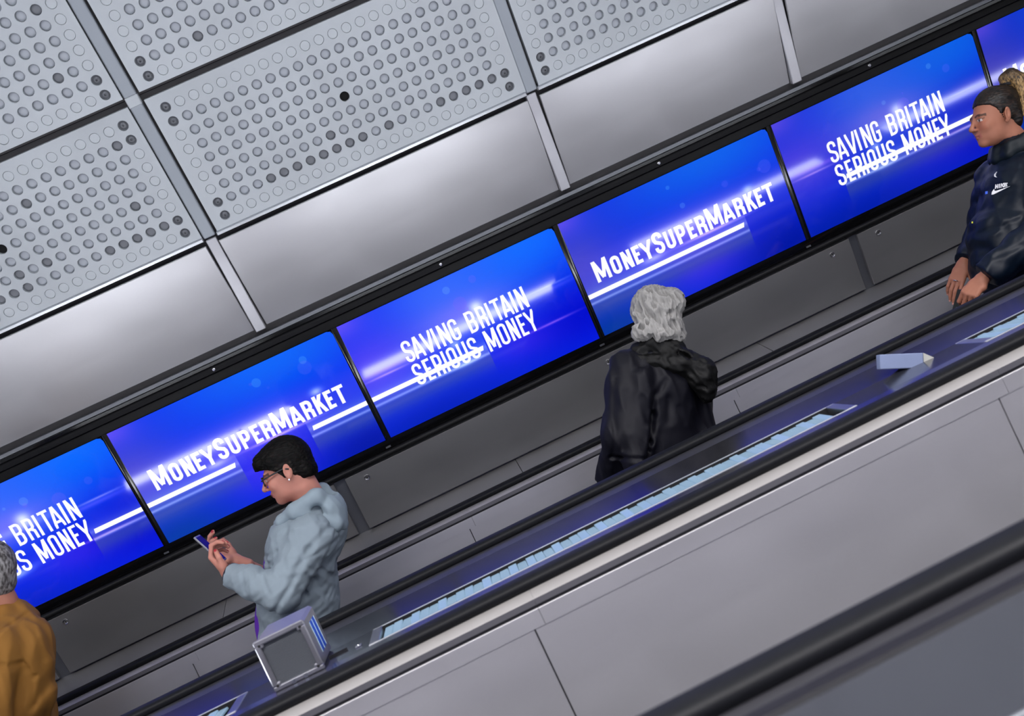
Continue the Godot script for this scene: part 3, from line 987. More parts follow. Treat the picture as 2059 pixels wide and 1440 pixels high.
# the flat deck between two escalators with its uplights sunk into it
func deck_between(za: float, zb: float, trough: Array, runs: Array, shown: bool, w0: float, w1: float) -> void:
	var d := root("trim_%d" % (1 if shown else 2), INC, "", "", "", "structure")
	var a := S_LO + 0.05
	var b := S_HI - 0.05
	var y := -0.429
	put("deck_strip", bar([za + 0.018, y - 0.002, za + w0, y, za + w0 + 0.002, y - 0.012, za + 0.018, y - 0.012], a, b), M.deck_dull, d)
	put("deck_base", bar([za + 0.018, y - 0.014, zb - 0.018, y - 0.014, zb - 0.018, y - 0.02, za + 0.018, y - 0.02], a, b) if false else bar([za + 0.0, y - 0.075, zb - 0.0, y - 0.075, zb, y - 0.095, za, y - 0.095], a, b), M.groove, d)
	put("deck_groove", bar([za + 0.018, y - 0.012, za + w1 + 0.01, y - 0.012, za + w1 + 0.01, y - 0.075, za + 0.018, y - 0.075], a, b), M.groove, d)
	put("deck_plate", bar([za + w1, y + 0.001, za + w1 + 0.004, y + 0.0055, trough[0], y, trough[0], y - 0.012, za + w1, y - 0.012], a, b), M.deck, d)
	put("deck_plate", bar([trough[1], y, zb - 0.018, y - 0.006, zb - 0.018, y - 0.016, trough[1], y - 0.016], a, b), M.deck, d)
	put("deck_under", bar([trough[1] + 0.01, y - 0.012, zb - 0.018, y - 0.012, zb - 0.018, y - 0.075, trough[1] + 0.01, y - 0.075], a, b), M.groove, d)
	put("deck_under", bar([za + w1 + 0.01, y - 0.012, trough[0] - 0.01, y - 0.012, trough[0] - 0.01, y - 0.075, za + w1 + 0.01, y - 0.075], a, b), M.groove, d)
	var s := a
	for r in runs + [[b, b]]:
		put("deck_plate", bar([trough[0] + 0.001, y, trough[1] - 0.001, y, trough[1] - 0.001, y - 0.012, trough[0] + 0.001, y - 0.012], s, r[0]), M.deck, d)
		s = r[1]
	var cell := blk(Vector3(-0.0135, -0.008, -0.072), Vector3(0.0135, 0, 0.072), 0.004)
	for r in runs:
		var lab: String = r[2] if r.size() > 2 else ""
		var o := root("uplight" if lab else "trim_3", INC, lab, "light" if lab else "", "uplights sunk in the deck" if lab else "", "" if lab else "structure")
		var m := MB.new()
		m.box(Vector3(r[0], y - 0.04, trough[0]), Vector3(r[1], y + 0.002, trough[0] + 0.007), 0.0015)
		m.box(Vector3(r[0], y - 0.04, trough[1] - 0.007), Vector3(r[1], y + 0.002, trough[1]), 0.0015)
		m.box(Vector3(r[0], y - 0.04, trough[0] + 0.007), Vector3(r[0] + 0.03, y + 0.002, trough[1] - 0.007), 0.0015)
		m.box(Vector3(r[1] - 0.03, y - 0.04, trough[0] + 0.007), Vector3(r[1], y + 0.002, trough[1] - 0.007), 0.0015)
		put("rim", m.done(), M.trim, o)
		put("inner_wall", blk(Vector3(r[0] + 0.03, y - 0.045, trough[0] + 0.0072), Vector3(r[1] - 0.03, y - 0.0005, trough[0] + 0.0085), 0.0003), M.hole, o)
		put("tray", blk(Vector3(r[0] + 0.002, y - 0.07, trough[0] + 0.002), Vector3(r[1] - 0.002, y - 0.041, trough[1] - 0.002)), M.hole, o)
		var zc: float = (trough[0] + trough[1]) / 2
		if shown:
			var n := int((r[1] - r[0] - 0.075) / 0.0282)
			for k in n:
				put("lens_cell", cell, M.cell, o, Transform3D(Basis(Vector3.RIGHT, deg_to_rad(2.0 * sin(k * 2.4))), Vector3(r[0] + 0.05 + k * 0.0282, y - 0.007, zc)))
		else:
			put("lens", blk(Vector3(r[0] + 0.04, y - 0.03, zc - 0.072), Vector3(r[1] - 0.04, y - 0.022, zc + 0.072)), M.cell, o)
		var l := AreaLight3D.new()
		l.name = "uplight_glow"
		l.area_size = Vector2(r[1] - r[0] - 0.1, 0.12)
		l.light_color = srgb(246, 248, 255)
		l.light_energy = r[3] if r.size() > 3 else 3.0
		l.area_range = 12.0
		l.shadow_enabled = true
		o.add_child(l, true)
		l.transform = Transform3D(Basis(Vector3.RIGHT, deg_to_rad(90)), Vector3((r[0] + r[1]) / 2, y + 0.003, zc))


func deck_things() -> void:
	var y := -0.429
	# the box with a round-cornered grille
	var o := root("loudspeaker", INC * Transform3D(Basis(), Vector3(-0.368, y, 1.775)), "grey box loudspeaker with a framed grille, standing on the deck beside the hooded rider", "loudspeaker")
	put("case", blk(Vector3(-0.072, 0.0, -0.095), Vector3(0.072, 0.146, 0.088), 0.008), M.box, o)
	var fr := MB.new()
	for q in [[-0.074, 0.0, 0.074, 0.014], [-0.074, 0.133, 0.074, 0.148], [-0.074, 0.014, -0.058, 0.133], [0.058, 0.014, 0.074, 0.133]]:
		fr.box(Vector3(q[0], q[1], 0.086), Vector3(q[2], q[3], 0.1), 0.003)
	for q in [[-1, 0.014], [1, 0.014], [-1, 0.133], [1, 0.133]]:
		fr.box(Vector3(q[0] * 0.058 - 0.009, q[1] - 0.009, 0.086), Vector3(q[0] * 0.058 + 0.009, q[1] + 0.009, 0.099), 0.006)
	put("front_frame", fr.done(), M.box, o)
	put("backboard", blk(Vector3(-0.06, 0.012, 0.086), Vector3(0.06, 0.136, 0.0885)), M.groove, o)
	for k in 30:
		put("grille_slat", blk(Vector3(-0.06, 0.0, 0.0885), Vector3(0.06, 0.0026, 0.0925), 0.001), M.grille, o, Transform3D(Basis(), Vector3(0, 0.0145 + k * 0.004, 0)))
	var sm := MB.new()
	sm.lathe(PackedVector2Array([Vector2(0.0001, 0.001), Vector2(0.003, 0.0015), Vector2(0.0042, 0.0)]), 12)
	for q in [[-1, 0.014], [1, 0.014], [-1, 0.133], [1, 0.133]]:
		put("screw", sm.done(), M.groove, o, Transform3D(Basis(), Vector3(q[0] * 0.06, q[1], 0.0995)))
	put("clip", blk(Vector3(-0.02, 0.001, 0.0995), Vector3(-0.01, 0.013, 0.102), 0.001), M.trim, o)
	put("clip", blk(Vector3(0.014, 0.001, 0.0995), Vector3(0.024, 0.013, 0.102), 0.001), M.trim, o)
	var sticker := put("sticker", blk(Vector3(0.0715, 0.03, -0.05), Vector3(0.0728, 0.12, 0.03), 0.0004), mat(srgb(20, 60, 150), 0.4), o)
	sticker.set_meta("label", "blue sticker with pale stripes")
	for k in [-0.052, -0.012, 0.028]:
		put("stripe", blk(Vector3(0.0724, 0.03, k), Vector3(0.0732, 0.12, k + 0.005), 0.0002), mat(srgb(180, 205, 215), 0.4), sticker)
	put("cable", bar([0, 0, 0.008, 0, 0.008, 0.006, 0, 0.006], 0.074, 0.13), M.groove, o)
	# the folded carton left lying on the deck
	var at := INC * Vector3(1.615, y, 1.69)
	var c := root("carton", Transform3D(Basis(Vector3.UP, deg_to_rad(-14)) * Basis(Vector3(0, 0, 1), deg_to_rad(4)), at), "pale blue-grey carton with a folded pointed end lying on the deck between two uplights", "carton")
	var paper := mat(srgb(116, 128, 158), 0.6)
	var cm := MB.new()
	cm.box(Vector3(-0.075, 0.0, -0.03), Vector3(0.05, 0.045, 0.03), 0.002)
	put("body", cm.done(), paper, c)
	var g := MB.new()
	var e := [Vector3(0.05, 0.045, 0.03), Vector3(0.05, 0.045, -0.03), Vector3(0.05, 0.0, -0.03), Vector3(0.05, 0.0, 0.03), Vector3(0.095, 0.022, 0.03), Vector3(0.095, 0.022, -0.03)]
	g.tri(e[0], e[3], e[4], Vector3(0, 0, 1))
	g.tri(e[1], e[2], e[5], Vector3(0, 0, -1))
	g.quad(e[0], e[1], e[5], e[4], Vector3(0.5, 1, 0).normalized())
	g.quad(e[3], e[2], e[5], e[4], Vector3(0.5, -1, 0).normalized())
	put("folded_end", g.done(), mat(srgb(168, 168, 160), 0.6), c)
	var pl := root("fixing_plate", INC * Transform3D(Basis(), Vector3(-0.2, y, 1.81)), "small square metal plate on the deck beside the loudspeaker", "plate")
	put("plate", blk(Vector3(-0.009, 0, -0.009), Vector3(0.009, 0.004, 0.009), 0.002), M.trim, pl)
	var ps := MB.new()
	ps.lathe(PackedVector2Array([Vector2(0.0001, 0.006), Vector2(0.002, 0.0055), Vector2(0.003, 0.004)]), 10, Transform3D(Basis(Vector3.RIGHT, -PI / 2), Vector3.ZERO))
	put("screw", ps.done(), M.bolt, pl)


# ---------------------------------------------------------------- riders
func lin(r: int, g: int, b: int) -> Color:
	return Color8(r, g, b).srgb_to_linear()


func vmat(rough: float, seed_ := 0, scale := 40.0, bump := 0.0, spec := 0.4) -> StandardMaterial3D:
	var m := mat(Color.WHITE, rough, 0.0, spec)
	m.vertex_color_use_as_albedo = true
	if bump > 0.0:
		m.normal_enabled = true
		m.normal_texture = get_meta("weave")
		m.normal_scale = bump
		m.uv1_triplanar = true
		m.uv1_scale = Vector3.ONE * scale
	return m


# a basis whose z is the way the face looks, given in degrees: round (0 = to the viewer, -90 = down the slope) and down
func looking(round_: float, down: float, side := 0.0) -> Basis:
	return Basis(Vector3.UP, deg_to_rad(round_)) * Basis(Vector3.RIGHT, deg_to_rad(down)) * Basis(Vector3(0, 0, 1), deg_to_rad(side))


# a bare head in its own frame (x to its left, y up, z forward), about 0.24 tall, with the start of a neck
func head(mb: MB, x: Transform3D, skin: Color, lips: Color, brow: Color, neck_to: Vector3, male := false) -> void:
	var f := Field.new(Vector3(-0.105, -0.19, -0.135), Vector3(0.105, 0.145, 0.14), 0.0034)
	var sq := 1.06 if male else 1.0
	f.ell(Vector3(0, 0.035, -0.015), Vector3(0.074, 0.094, 0.095), 0.02)
	f.ell(Vector3(0, -0.03, 0.032), Vector3(0.06, 0.085, 0.062), 0.03)
	f.ell(Vector3(0, -0.07, 0.034), Vector3(0.05 * sq, 0.044, 0.056), 0.025)
	f.ell(Vector3(0, -0.103, 0.072), Vector3(0.021 * sq, 0.017, 0.019), 0.02)
	f.cap(Vector3(-0.034, 0.014, 0.082), Vector3(0.034, 0.014, 0.082), 0.011, 0.011, 0.016)
	for s in [-1.0, 1.0]:
		f.ell(Vector3(s * 0.036, -0.032, 0.068), Vector3(0.024, 0.022, 0.022), 0.02)
		f.ell(Vector3(s * 0.031, -0.004, 0.101), Vector3(0.017, 0.0105, 0.013), 0.008, Basis(), true)
		f.ell(Vector3(s * 0.031, -0.005, 0.0795), Vector3(0.0125, 0.0115, 0.0125), 0.002)
		f.cap(Vector3(s * 0.017, 0.0005, 0.0905), Vector3(s * 0.044, -0.001, 0.083), 0.0035, 0.003, 0.004)
	f.cap(Vector3(0, 0.008, 0.091), Vector3(0, -0.034, 0.116), 0.0075, 0.0095, 0.012)
	f.ell(Vector3(0, -0.037, 0.115), Vector3(0.0105, 0.009, 0.01), 0.008)
	for s in [-1.0, 1.0]:
		f.ell(Vector3(s * 0.0115, -0.041, 0.102), Vector3(0.0075, 0.0065, 0.009), 0.006)
		f.ell(Vector3(s * 0.0065, -0.0475, 0.106), Vector3(0.0034, 0.003, 0.005), 0.002, Basis(), true)
	f.cap(Vector3(-0.017, -0.0655, 0.088), Vector3(0, -0.0635, 0.0975), 0.004, 0.0052, 0.006)
	f.cap(Vector3(0.017, -0.0655, 0.088), Vector3(0, -0.0635, 0.0975), 0.004, 0.0052, 0.006)
	f.cap(Vector3(-0.014, -0.0745, 0.088), Vector3(0.014, -0.0745, 0.088), 0.0055, 0.0055, 0.006)
	f.cap(Vector3(0, -0.0745, 0.088), Vector3(0, -0.0745, 0.0945), 0.006, 0.006, 0.006)
	f.cap(Vector3(-0.02, -0.0695, 0.1), Vector3(0.02, -0.0695, 0.1), 0.0022, 0.0022, 0.002)
	f.ell(Vector3(0, -0.0695, 0.101), Vector3(0.02, 0.0016, 0.008), 0.002, Basis(), true)
	for s in [-1.0, 1.0]:                                    # ears: shell, hollow, lobe
		var eb := Basis(Vector3.UP, s * 0.45) * Basis(Vector3.RIGHT, -0.15)
		f.ell(Vector3(s * 0.08, -0.005, -0.012), Vector3(0.0075, 0.032, 0.019), 0.006, eb)
		f.ell(Vector3(s * 0.077, -0.034, -0.004), Vector3(0.006, 0.009, 0.009), 0.006, eb)
		f.ell(Vector3(s * 0.0905, -0.003, -0.009), Vector3(0.008, 0.02, 0.0105), 0.004, eb, true)
	f.cap(Vector3(0, -0.05, -0.03), neck_to, 0.054 * sq, 0.058 * sq, 0.03)
	f.mesh(mb, x, func(p: Vector3) -> Color:
		var c := skin
		if absf(p.x) < 0.024 and p.z > 0.08 and absf(p.y + 0.0695) < 0.0115 - 0.18 * absf(p.x):
			c = c.lerp(lips, 0.75)
		var br := absf(p.y - 0.019 + 0.25 * absf(absf(p.x) - 0.028))
		if br < 0.0052 and absf(absf(p.x) - 0.029) < 0.02 and p.z > 0.06:
			c = c.lerp(brow, 0.85)
		var ey := Vector2(absf(p.x) - 0.031, p.y + 0.005)
		if p.z > 0.082 and absf(ey.x) < 0.0125 and absf(ey.y) < 0.0048:
			c = lin(20, 15, 14) if ey.length() < 0.0055 else lin(190, 182, 176)
		elif p.z > 0.07 and absf(ey.x) < 0.016 and ey.y > 0.0035 and ey.y < 0.0075:
			c = c.lerp(brow, 0.6)
		if p.z > 0.05 and p.y < -0.01 and p.y > -0.05 and absf(absf(p.x) - 0.036) < 0.02:
			c = c.lerp(Color(c.r * 1.05, c.g * 0.82, c.b * 0.8), 0.5)
		return c)


# a hand from wrist w; along = to the knuckles, thumb = to the thumb's side, palm = out of the palm
# bend: [knuckle, middle, tip] in degrees for each finger from index to little; tb: the thumb's [spread, bend]
func hand(mb: MB, w: Vector3, along: Vector3, thumb: Vector3, palm: Vector3, bend: Array, tb: Array, skin: Color, nail: Color, scl := 1.0) -> void:
	var f := Field.new(w - Vector3(0.2, 0.2, 0.2) * scl, w + Vector3(0.2, 0.2, 0.2) * scl, 0.0036)
	var a := along.normalized()
	var t := (thumb - a * thumb.dot(a)).normalized()
	var p := palm.normalized()
	p = (p - a * p.dot(a) - t * p.dot(t)).normalized()
	var nails := []
	var k := func(u: float, v: float, q: float) -> Vector3: return w + (t * u + p * v + a * q) * scl
	f.cap(k.call(0, 0, -0.05), k.call(0, 0, 0.0), 0.025 * scl, 0.023 * scl, 0.01)
	for j in 4:
		var u := 0.028 - 0.0185 * j
		f.cap(k.call(u * 0.55, 0, 0.0), k.call(u, 0.0, 0.082 - 0.004 * absf(j - 1)), 0.0135 * scl, 0.0105 * scl, 0.014)
	f.ell(k.call(0.024, 0.010, 0.03), Vector3(0.017, 0.017, 0.017) * scl, 0.014)
	f.ell(k.call(-0.022, 0.007, 0.03), Vector3(0.014, 0.014, 0.02) * scl, 0.014)
	var ln := [[0.043, 0.026, 0.021], [0.047, 0.03, 0.022], [0.044, 0.027, 0.021], [0.034, 0.02, 0.018]]
	for j in 4:
		var u := 0.028 - 0.0185 * j
		var at: Vector3 = k.call(u, 0.0, 0.084 - 0.004 * absf(j - 1))
		var ang := 0.0
		var r := (0.0092 if j < 3 else 0.0082) * scl
		for s in 3:
			ang += deg_to_rad(bend[j][s])
			var d := (a * cos(ang) + p * sin(ang) + t * (0.07 * (1.5 - j)) * (1.0 if s == 0 else 0.3)).normalized()
			var to: Vector3 = at + d * ln[j][s] * scl
			f.cap(at, to, r, r * 0.93, 0.003)
			r *= 0.93
			at = to
			if s == 2:
				nails.append(at + (a * -sin(ang) + p * cos(ang)) * -0.006 * scl + d * 0.001)
	var th: Vector3 = k.call(0.026, 0.008, 0.022)
	var sp := deg_to_rad(tb[0])
	var d1 := (a * cos(sp) + t * sin(sp) + p * 0.35).normalized()
	var m1 := th + d1 * 0.038 * scl
	f.cap(th, m1, 0.0125 * scl, 0.0108 * scl, 0.008)
	var s2 := deg_to_rad(tb[0] - tb[1])
	var d2 := (a * cos(s2) + t * sin(s2) + p * 0.3).normalized()
	var m2 := m1 + d2 * 0.028 * scl
	f.cap(m1, m2, 0.0106 * scl, 0.0086 * scl, 0.004)
	nails.append(m2 + t * 0.005 * scl + d2 * 0.002)
	f.mesh(mb, Transform3D(), func(q: Vector3) -> Color:
		for v: Vector3 in nails:
			if q.distance_squared_to(v) < 0.00004 * scl:
				return nail
		return skin)


# trunk and limbs under the clothes; j holds the joints
func trunk(mb: MB, j: Dictionary, skin: Color, lo: Vector3, hi: Vector3) -> void:
	var f := Field.new(lo, hi, 0.013)
	f.cap(j.neck, j.chest, 0.052, 0.09, 0.05)
	f.cap(j.sh_n, j.sh_f, 0.042, 0.042, 0.05)
	f.cap(j.chest, j.hip, 0.11, 0.105, 0.05)
	for s in ["n", "f"]:
		f.cap(j["sh_" + s], j["el_" + s], 0.036, 0.03, 0.02)
		f.cap(j["el_" + s], j["wr_" + s], 0.031, 0.024, 0.015)
		f.cap(j["leg_" + s], j["knee_" + s], 0.075, 0.05, 0.04)
		f.cap(j["knee_" + s], j["ankle_" + s], 0.05, 0.033, 0.02)
	f.mesh(mb, Transform3D(), func(_p: Vector3) -> Color: return skin)


# ridges of noise, as of creased cloth or combed hair, stretched along the axes of b
class Creases:
	var n := FastNoiseLite.new()
	var b: Basis
	var amp: float

	func _init(seed_: int, freq: float, b_: Basis, amp_: float) -> void:
		n.seed = seed_
		n.frequency = freq
		n.fractal_octaves = 2
		b = b_
		amp = amp_

	func at(p: Vector3) -> float:
		return (1.0 - 2.2 * absf(n.get_noise_3dv(b * p))) * -amp


# folds of cloth on the side towards the viewer's stair: [x, y, x, y, width, depth] each
class Folds:
	var list: Array

	func _init(l: Array) -> void:
		list = l

	func at(p: Vector3) -> float:
		if p.z < 0.01:
			return 0.0
		var q := Vector2(p.x, p.y)
		var s := 0.0
		for f in list:
			var a := Vector2(f[0], f[1])
			var d := Vector2(f[2], f[3]) - a
			var t := clampf((q - a).dot(d) / d.length_squared(), 0.0, 1.0)
			var e: float = (q - a - d * t).length() / f[4]
			if e < 4.0:
				s += 0.62 * f[5] * (exp(-e * e) - 0.35 * exp(-(e - 1.9) * (e - 1.9)))
		return s * minf((p.z - 0.01) / 0.03, 1.0)


func garment(called: String, f: Field, o: Node, cloth: Color, rough: float, bump: float, label := "") -> MeshInstance3D:
	var mb := MB.new()
	f.mesh(mb, Transform3D(), func(_p: Vector3) -> Color: return cloth)
	var m := put(called, mb.done(), vmat(rough, 1, 26.0, bump), o)
	if label:
		m.set_meta("label", label)
	return m


func stand(x: float, z: float) -> Vector3:
	return Vector3(x, nose_y(-0.45 + 0.4 * floorf((x + 0.45) / 0.4)) + 0.006, z)


func add_legs(j: Dictionary, feet: Vector3, fw: Vector3) -> void:
	var side := Vector3(-fw.z, 0, fw.x) * 0.09
	if side.z < 0:
		side = -side
	for s in [["n", 1.0], ["f", -1.0]]:
		j["leg_" + s[0]] = j.hip + side * s[1] + Vector3(0, -0.05, 0)
		j["ankle_" + s[0]] = feet + side * s[1] * 1.1 + Vector3(0, 0.09, 0)
		j["knee_" + s[0]] = (j["leg_" + s[0]] + j["ankle_" + s[0]]) / 2 + fw * 0.02


func rider_hood() -> void:
	var feet := stand(-0.24, 0.72)
	var o := root("person", Transform3D(), "person in a pale grey hoodie and dark glasses looking down at a phone", "person", "riders on the escalator")
	o.position = feet
	var j := {"neck": Vector3(-0.262, -0.2, 0.75), "chest": Vector3(-0.285, -0.36, 0.75), "hip": Vector3(-0.285, -0.70, 0.75), "sh_n": Vector3(-0.232, -0.312, 0.905), "sh_f": Vector3(-0.262, -0.315, 0.585),
		"el_n": Vector3(-0.325, -0.51, 0.985), "wr_n": Vector3(-0.545, -0.467, 0.865), "el_f": Vector3(-0.39, -0.57, 0.53), "wr_f": Vector3(-0.56, -0.462, 0.64)}
	add_legs(j, feet, Vector3(-1, 0, 0))
	var skin := lin(176, 120, 104)
	var x := Transform3D(looking(-90, 27, 0).scaled_local(Vector3.ONE * 0.96), Vector3(-0.356, -0.088, 0.75))
	var mb := MB.new()
	trunk(mb, j, skin, Vector3(-0.75, feet.y, 0.42), Vector3(0.0, -0.12, 1.08))
	head(mb, x, skin, lin(150, 84, 84), lin(40, 28, 24), x.affine_inverse() * j.neck)
	hand(mb, j.wr_n, Vector3(-0.72, 0.62, -0.18), Vector3(-0.1, 0.35, 0.95), Vector3(0.62, 0.72, -0.1), [[45, 60, 40], [52, 62, 40], [56, 64, 40], [60, 64, 40]], [26, 30], skin, lin(150, 20, 40))
	hand(mb, j.wr_f, Vector3(-0.9, 0.38, 0.2), Vector3(-0.2, 0.5, -0.8), Vector3(0.4, 0.85, 0.3), [[25, 40, 30], [30, 45, 30], [35, 50, 30], [40, 50, 30]], [35, 20], skin, lin(150, 20, 40))
	for k in mb.v.size():
		mb.v[k] -= feet
	var sm := vmat(0.55)
	sm.subsurf_scatter_enabled = true
	sm.subsurf_scatter_strength = 0.12
	put("body", mb.done(), sm, o)
	# hair: short, swept forward over the brow
	var h := Field.new(Vector3(-0.11, -0.11, -0.15), Vector3(0.11, 0.18, 0.16), 0.0036)
	h.ell(Vector3(0, 0.034, -0.014), Vector3(0.082, 0.1, 0.1), 0.02)
	h.ell(Vector3(0, 0.064, 0.04), Vector3(0.066, 0.048, 0.06), 0.03)
	h.cap(Vector3(-0.03, 0.062, 0.092), Vector3(0.03, 0.064, 0.09), 0.018, 0.02, 0.025)
	h.cap(Vector3(0.0, 0.05, 0.108), Vector3(0.02, 0.075, 0.08), 0.009, 0.024, 0.02)
	h.ell(Vector3(0, -0.03, -0.07), Vector3(0.066, 0.05, 0.04), 0.02)
	h.ell(Vector3(0, -0.04, 0.1), Vector3(0.2, 0.083, 0.093), 0.008, Basis(), true)
	for s in [-1.0, 1.0]:
		h.ell(Vector3(s * 0.095, -0.012, -0.006), Vector3(0.03, 0.034, 0.021), 0.006, Basis(), true)
		h.ell(Vector3(s * 0.09, -0.075, -0.01), Vector3(0.06, 0.06, 0.04), 0.006, Basis(), true)
	h.cut(Vector3(0, -0.062, -0.08), Vector3(0, -1, 0.1).normalized(), 0.12)
	h.ell(Vector3(0, 0.03, -0.012), Vector3(0.07, 0.088, 0.09), 0.004, Basis(), true)
	var st := Creases.new(5, 55.0, Basis.from_scale(Vector3(2.2, 1.5, 0.35)), 0.0035)
	h.warp(st.at)
	var hm := MB.new()
	var sn := FastNoiseLite.new()
	sn.frequency = 60.0
	var hx := x
	hx.origin -= feet
	h.mesh(hm, hx, func(p: Vector3) -> Color:
		var c := lin(9, 8, 8).lerp(lin(24, 21, 20), clampf(sn.get_noise_3d(p.x * 2, p.y * 2, p.z * 0.4) * 1.6, 0, 1))
		if p.y < 0.03 and absf(p.x) > 0.055 and p.z > -0.04:
			c = c.lerp(lin(52, 48, 45), clampf(0.2 + sn.get_noise_3d(p.x * 3, p.y * 3, p.z * 0.5), 0, 0.7))
		return c)
	put("hair", hm.done(), vmat(0.6, 0, 0, 0.0, 0.25), o)
	# glasses
	var gm := MB.new()
	for s in [-1.0, 1.0]:
		var ring := []
		for k in 20:
			var t := TAU * k / 20
			ring.append(hx * Vector3(s * (0.033 + 0.026 * signf(cos(t)) * pow(absf(cos(t)), 0.6)), -0.005 + 0.018 * signf(sin(t)) * pow(absf(sin(t)), 0.6), 0.108 - 0.012 * absf(0.033 + 0.026 * cos(t)) / 0.06))
		gm.tube(ring, 0.0028, 6, true)
		gm.tube([hx * Vector3(s * 0.06, 0.004, 0.096), hx * Vector3(s * 0.072, 0.007, 0.06), hx * Vector3(s * 0.081, 0.011, 0.0), hx * Vector3(s * 0.082, 0.0, -0.02)], 0.0035, 6)
	gm.tube([hx * Vector3(-0.008, 0.0, 0.112), hx * Vector3(0.008, 0.0, 0.112)], 0.0026, 6)
	put("glasses", gm.done(), mat(srgb(18, 20, 26), 0.25), o)
	var em := MB.new()
	em.lathe(PackedVector2Array([Vector2(0.0001, 0.004), Vector2(0.003, 0.003), Vector2(0.004, 0.0), Vector2(0.003, -0.003), Vector2(0.0001, -0.004)]), 12, Transform3D(Basis(), hx * Vector3(0.087, -0.038, -0.004)))
	put("earring", em.done(), mat(srgb(235, 235, 240), 0.15, 0.3), o)
	# the hoodie: body, sleeves, collar and the hood hanging at the back
	var f := Field.new(Vector3(-0.64, -0.98, 0.44), Vector3(-0.02, -0.13, 1.13), 0.0066)
	f.ell(Vector3(-0.29, -0.4, 0.75), Vector3(0.132, 0.17, 0.175), 0.05)
	f.ell(Vector3(-0.295, -0.6, 0.75), Vector3(0.15, 0.2, 0.18), 0.06)
	f.ell(Vector3(-0.29, -0.8, 0.75), Vector3(0.155, 0.16, 0.185), 0.05)
	f.cap(j.sh_n + Vector3(0, -0.012, -0.04), j.sh_f + Vector3(0, -0.012, 0.04), 0.066, 0.066, 0.06)
	f.cap(j.neck + Vector3(0.01, -0.05, 0), Vector3(-0.225, -0.31, 0.75), 0.08, 0.1, 0.05)
	f.cap(j.sh_n + Vector3(0, -0.01, -0.005), j.el_n, 0.07, 0.063, 0.045)
	f.cap(j.el_n, j.el_n.lerp(j.wr_n, 0.55), 0.066, 0.054, 0.025)
	f.cap(j.el_n.lerp(j.wr_n, 0.5), j.el_n.lerp(j.wr_n, 0.92), 0.053, 0.041, 0.012, true)
	f.cap(j.sh_f, j.el_f, 0.075, 0.064, 0.03)
	f.cap(j.el_f, j.el_f.lerp(j.wr_f, 0.4), 0.062, 0.05, 0.02, true)
	var fo := Creases.new(11, 6.0, Basis.from_scale(Vector3(1.5, 0.4, 0.9)) * Basis(Vector3(0, 0, 1), -0.5), 0.0065)
	f.warp(fo.at)
	var fo2 := Creases.new(14, 15.0, Basis.from_scale(Vector3(1.4, 0.35, 0.7)) * Basis(Vector3(0, 0, 1), 0.9), 0.0035)
	f.warp(fo2.at)
	f.cut(Vector3(-0.285, -0.93, 0.75), Vector3.DOWN)
	f.ell(Vector3(-0.33, -0.18, 0.75), Vector3(0.09, 0.09, 0.07), 0.01, Basis(Vector3(0, 0, 1), 0.6), true)
	shift(f, -feet)
	var crease := Folds.new([[-0.184, 1.124, -0.123, 1.165, 0.008, 0.007], [-0.171, 1.116, -0.094, 1.106, 0.007, 0.006], [-0.164, 1.11, -0.118, 1.044, 0.007, 0.006], [-0.235, 1.104, -0.216, 1.027, 0.006, 0.006], [-0.2, 1.117, -0.174, 1.06, 0.006, 0.004], [0.071, 1.264, 0.007, 1.192, 0.012, 0.01], [0.007, 1.192, -0.043, 1.096, 0.012, 0.01], [0.003, 1.157, 0.095, 1.21, 0.007, 0.006], [-0.022, 1.102, -0.007, 1.003, 0.009, 0.009], [0.009, 1.13, 0.112, 1.021, 0.008, 0.008], [-0.012, 1.119, 0.059, 0.993, 0.007, 0.006], [-0.11, 0.956, -0.033, 1.097, 0.01, 0.011], [0.039, 1.103, 0.132, 1.033, 0.006, 0.004], [-0.109, 1.218, -0.038, 1.247, 0.01, 0.004], [-0.135, 1.19, -0.055, 1.21, 0.008, 0.004]])
	f.warp(crease.at)
	garment("hoodie", f, o, lin(126, 139, 147), 0.9, 0.5)
	var c := Field.new(Vector3(-0.46, -0.42, 0.55), Vector3(-0.06, -0.1, 0.97), 0.0068)
	var ring := [Vector3(-0.375, -0.30, 0.75), Vector3(-0.36, -0.278, 0.825), Vector3(-0.305, -0.228, 0.855), Vector3(-0.232, -0.178, 0.84), Vector3(-0.198, -0.165, 0.75), Vector3(-0.232, -0.178, 0.66), Vector3(-0.305, -0.228, 0.645), Vector3(-0.36, -0.278, 0.675)]
	for k in 8:
		c.cap(ring[k], ring[(k + 1) % 8], 0.027 if k in [2, 3, 4, 5] else 0.02, 0.027 if k in [1, 2, 3, 4] else 0.02, 0.02)
	c.ell(Vector3(-0.178, -0.222, 0.75), Vector3(0.042, 0.055, 0.115), 0.03, Basis(Vector3(0, 0, 1), 0.5))
	c.ell(Vector3(-0.148, -0.262, 0.76), Vector3(0.024, 0.058, 0.085), 0.03, Basis(Vector3(0, 0, 1), 0.4))
	c.cap(Vector3(-0.3, -0.24, 0.87), Vector3(-0.155, -0.285, 0.85), 0.014, 0.024, 0.03)
	c.ell(Vector3(-0.205, -0.158, 0.75), Vector3(0.042, 0.05, 0.075), 0.012, Basis(Vector3(0, 0, 1), 0.4), true)
	var fo3 := Creases.new(3, 12.0, Basis.from_scale(Vector3(0.5, 1.3, 0.8)) * Basis(Vector3(0, 0, 1), 0.5), 0.0028)
	c.warp(fo3.at)
	shift(c, -feet)
	garment("hood", c, o, lin(130, 143, 152), 0.9, 0.5)
	# ribbed cuff, dark at its edge, and the purple top at the front
	var cm := MB.new()
	var w0: Vector3 = j.el_n.lerp(j.wr_n, 0.91) - feet
	var w1: Vector3 = j.el_n.lerp(j.wr_n, 0.945) - feet
	cm.tube([w0, w1], 0.0425, 20)
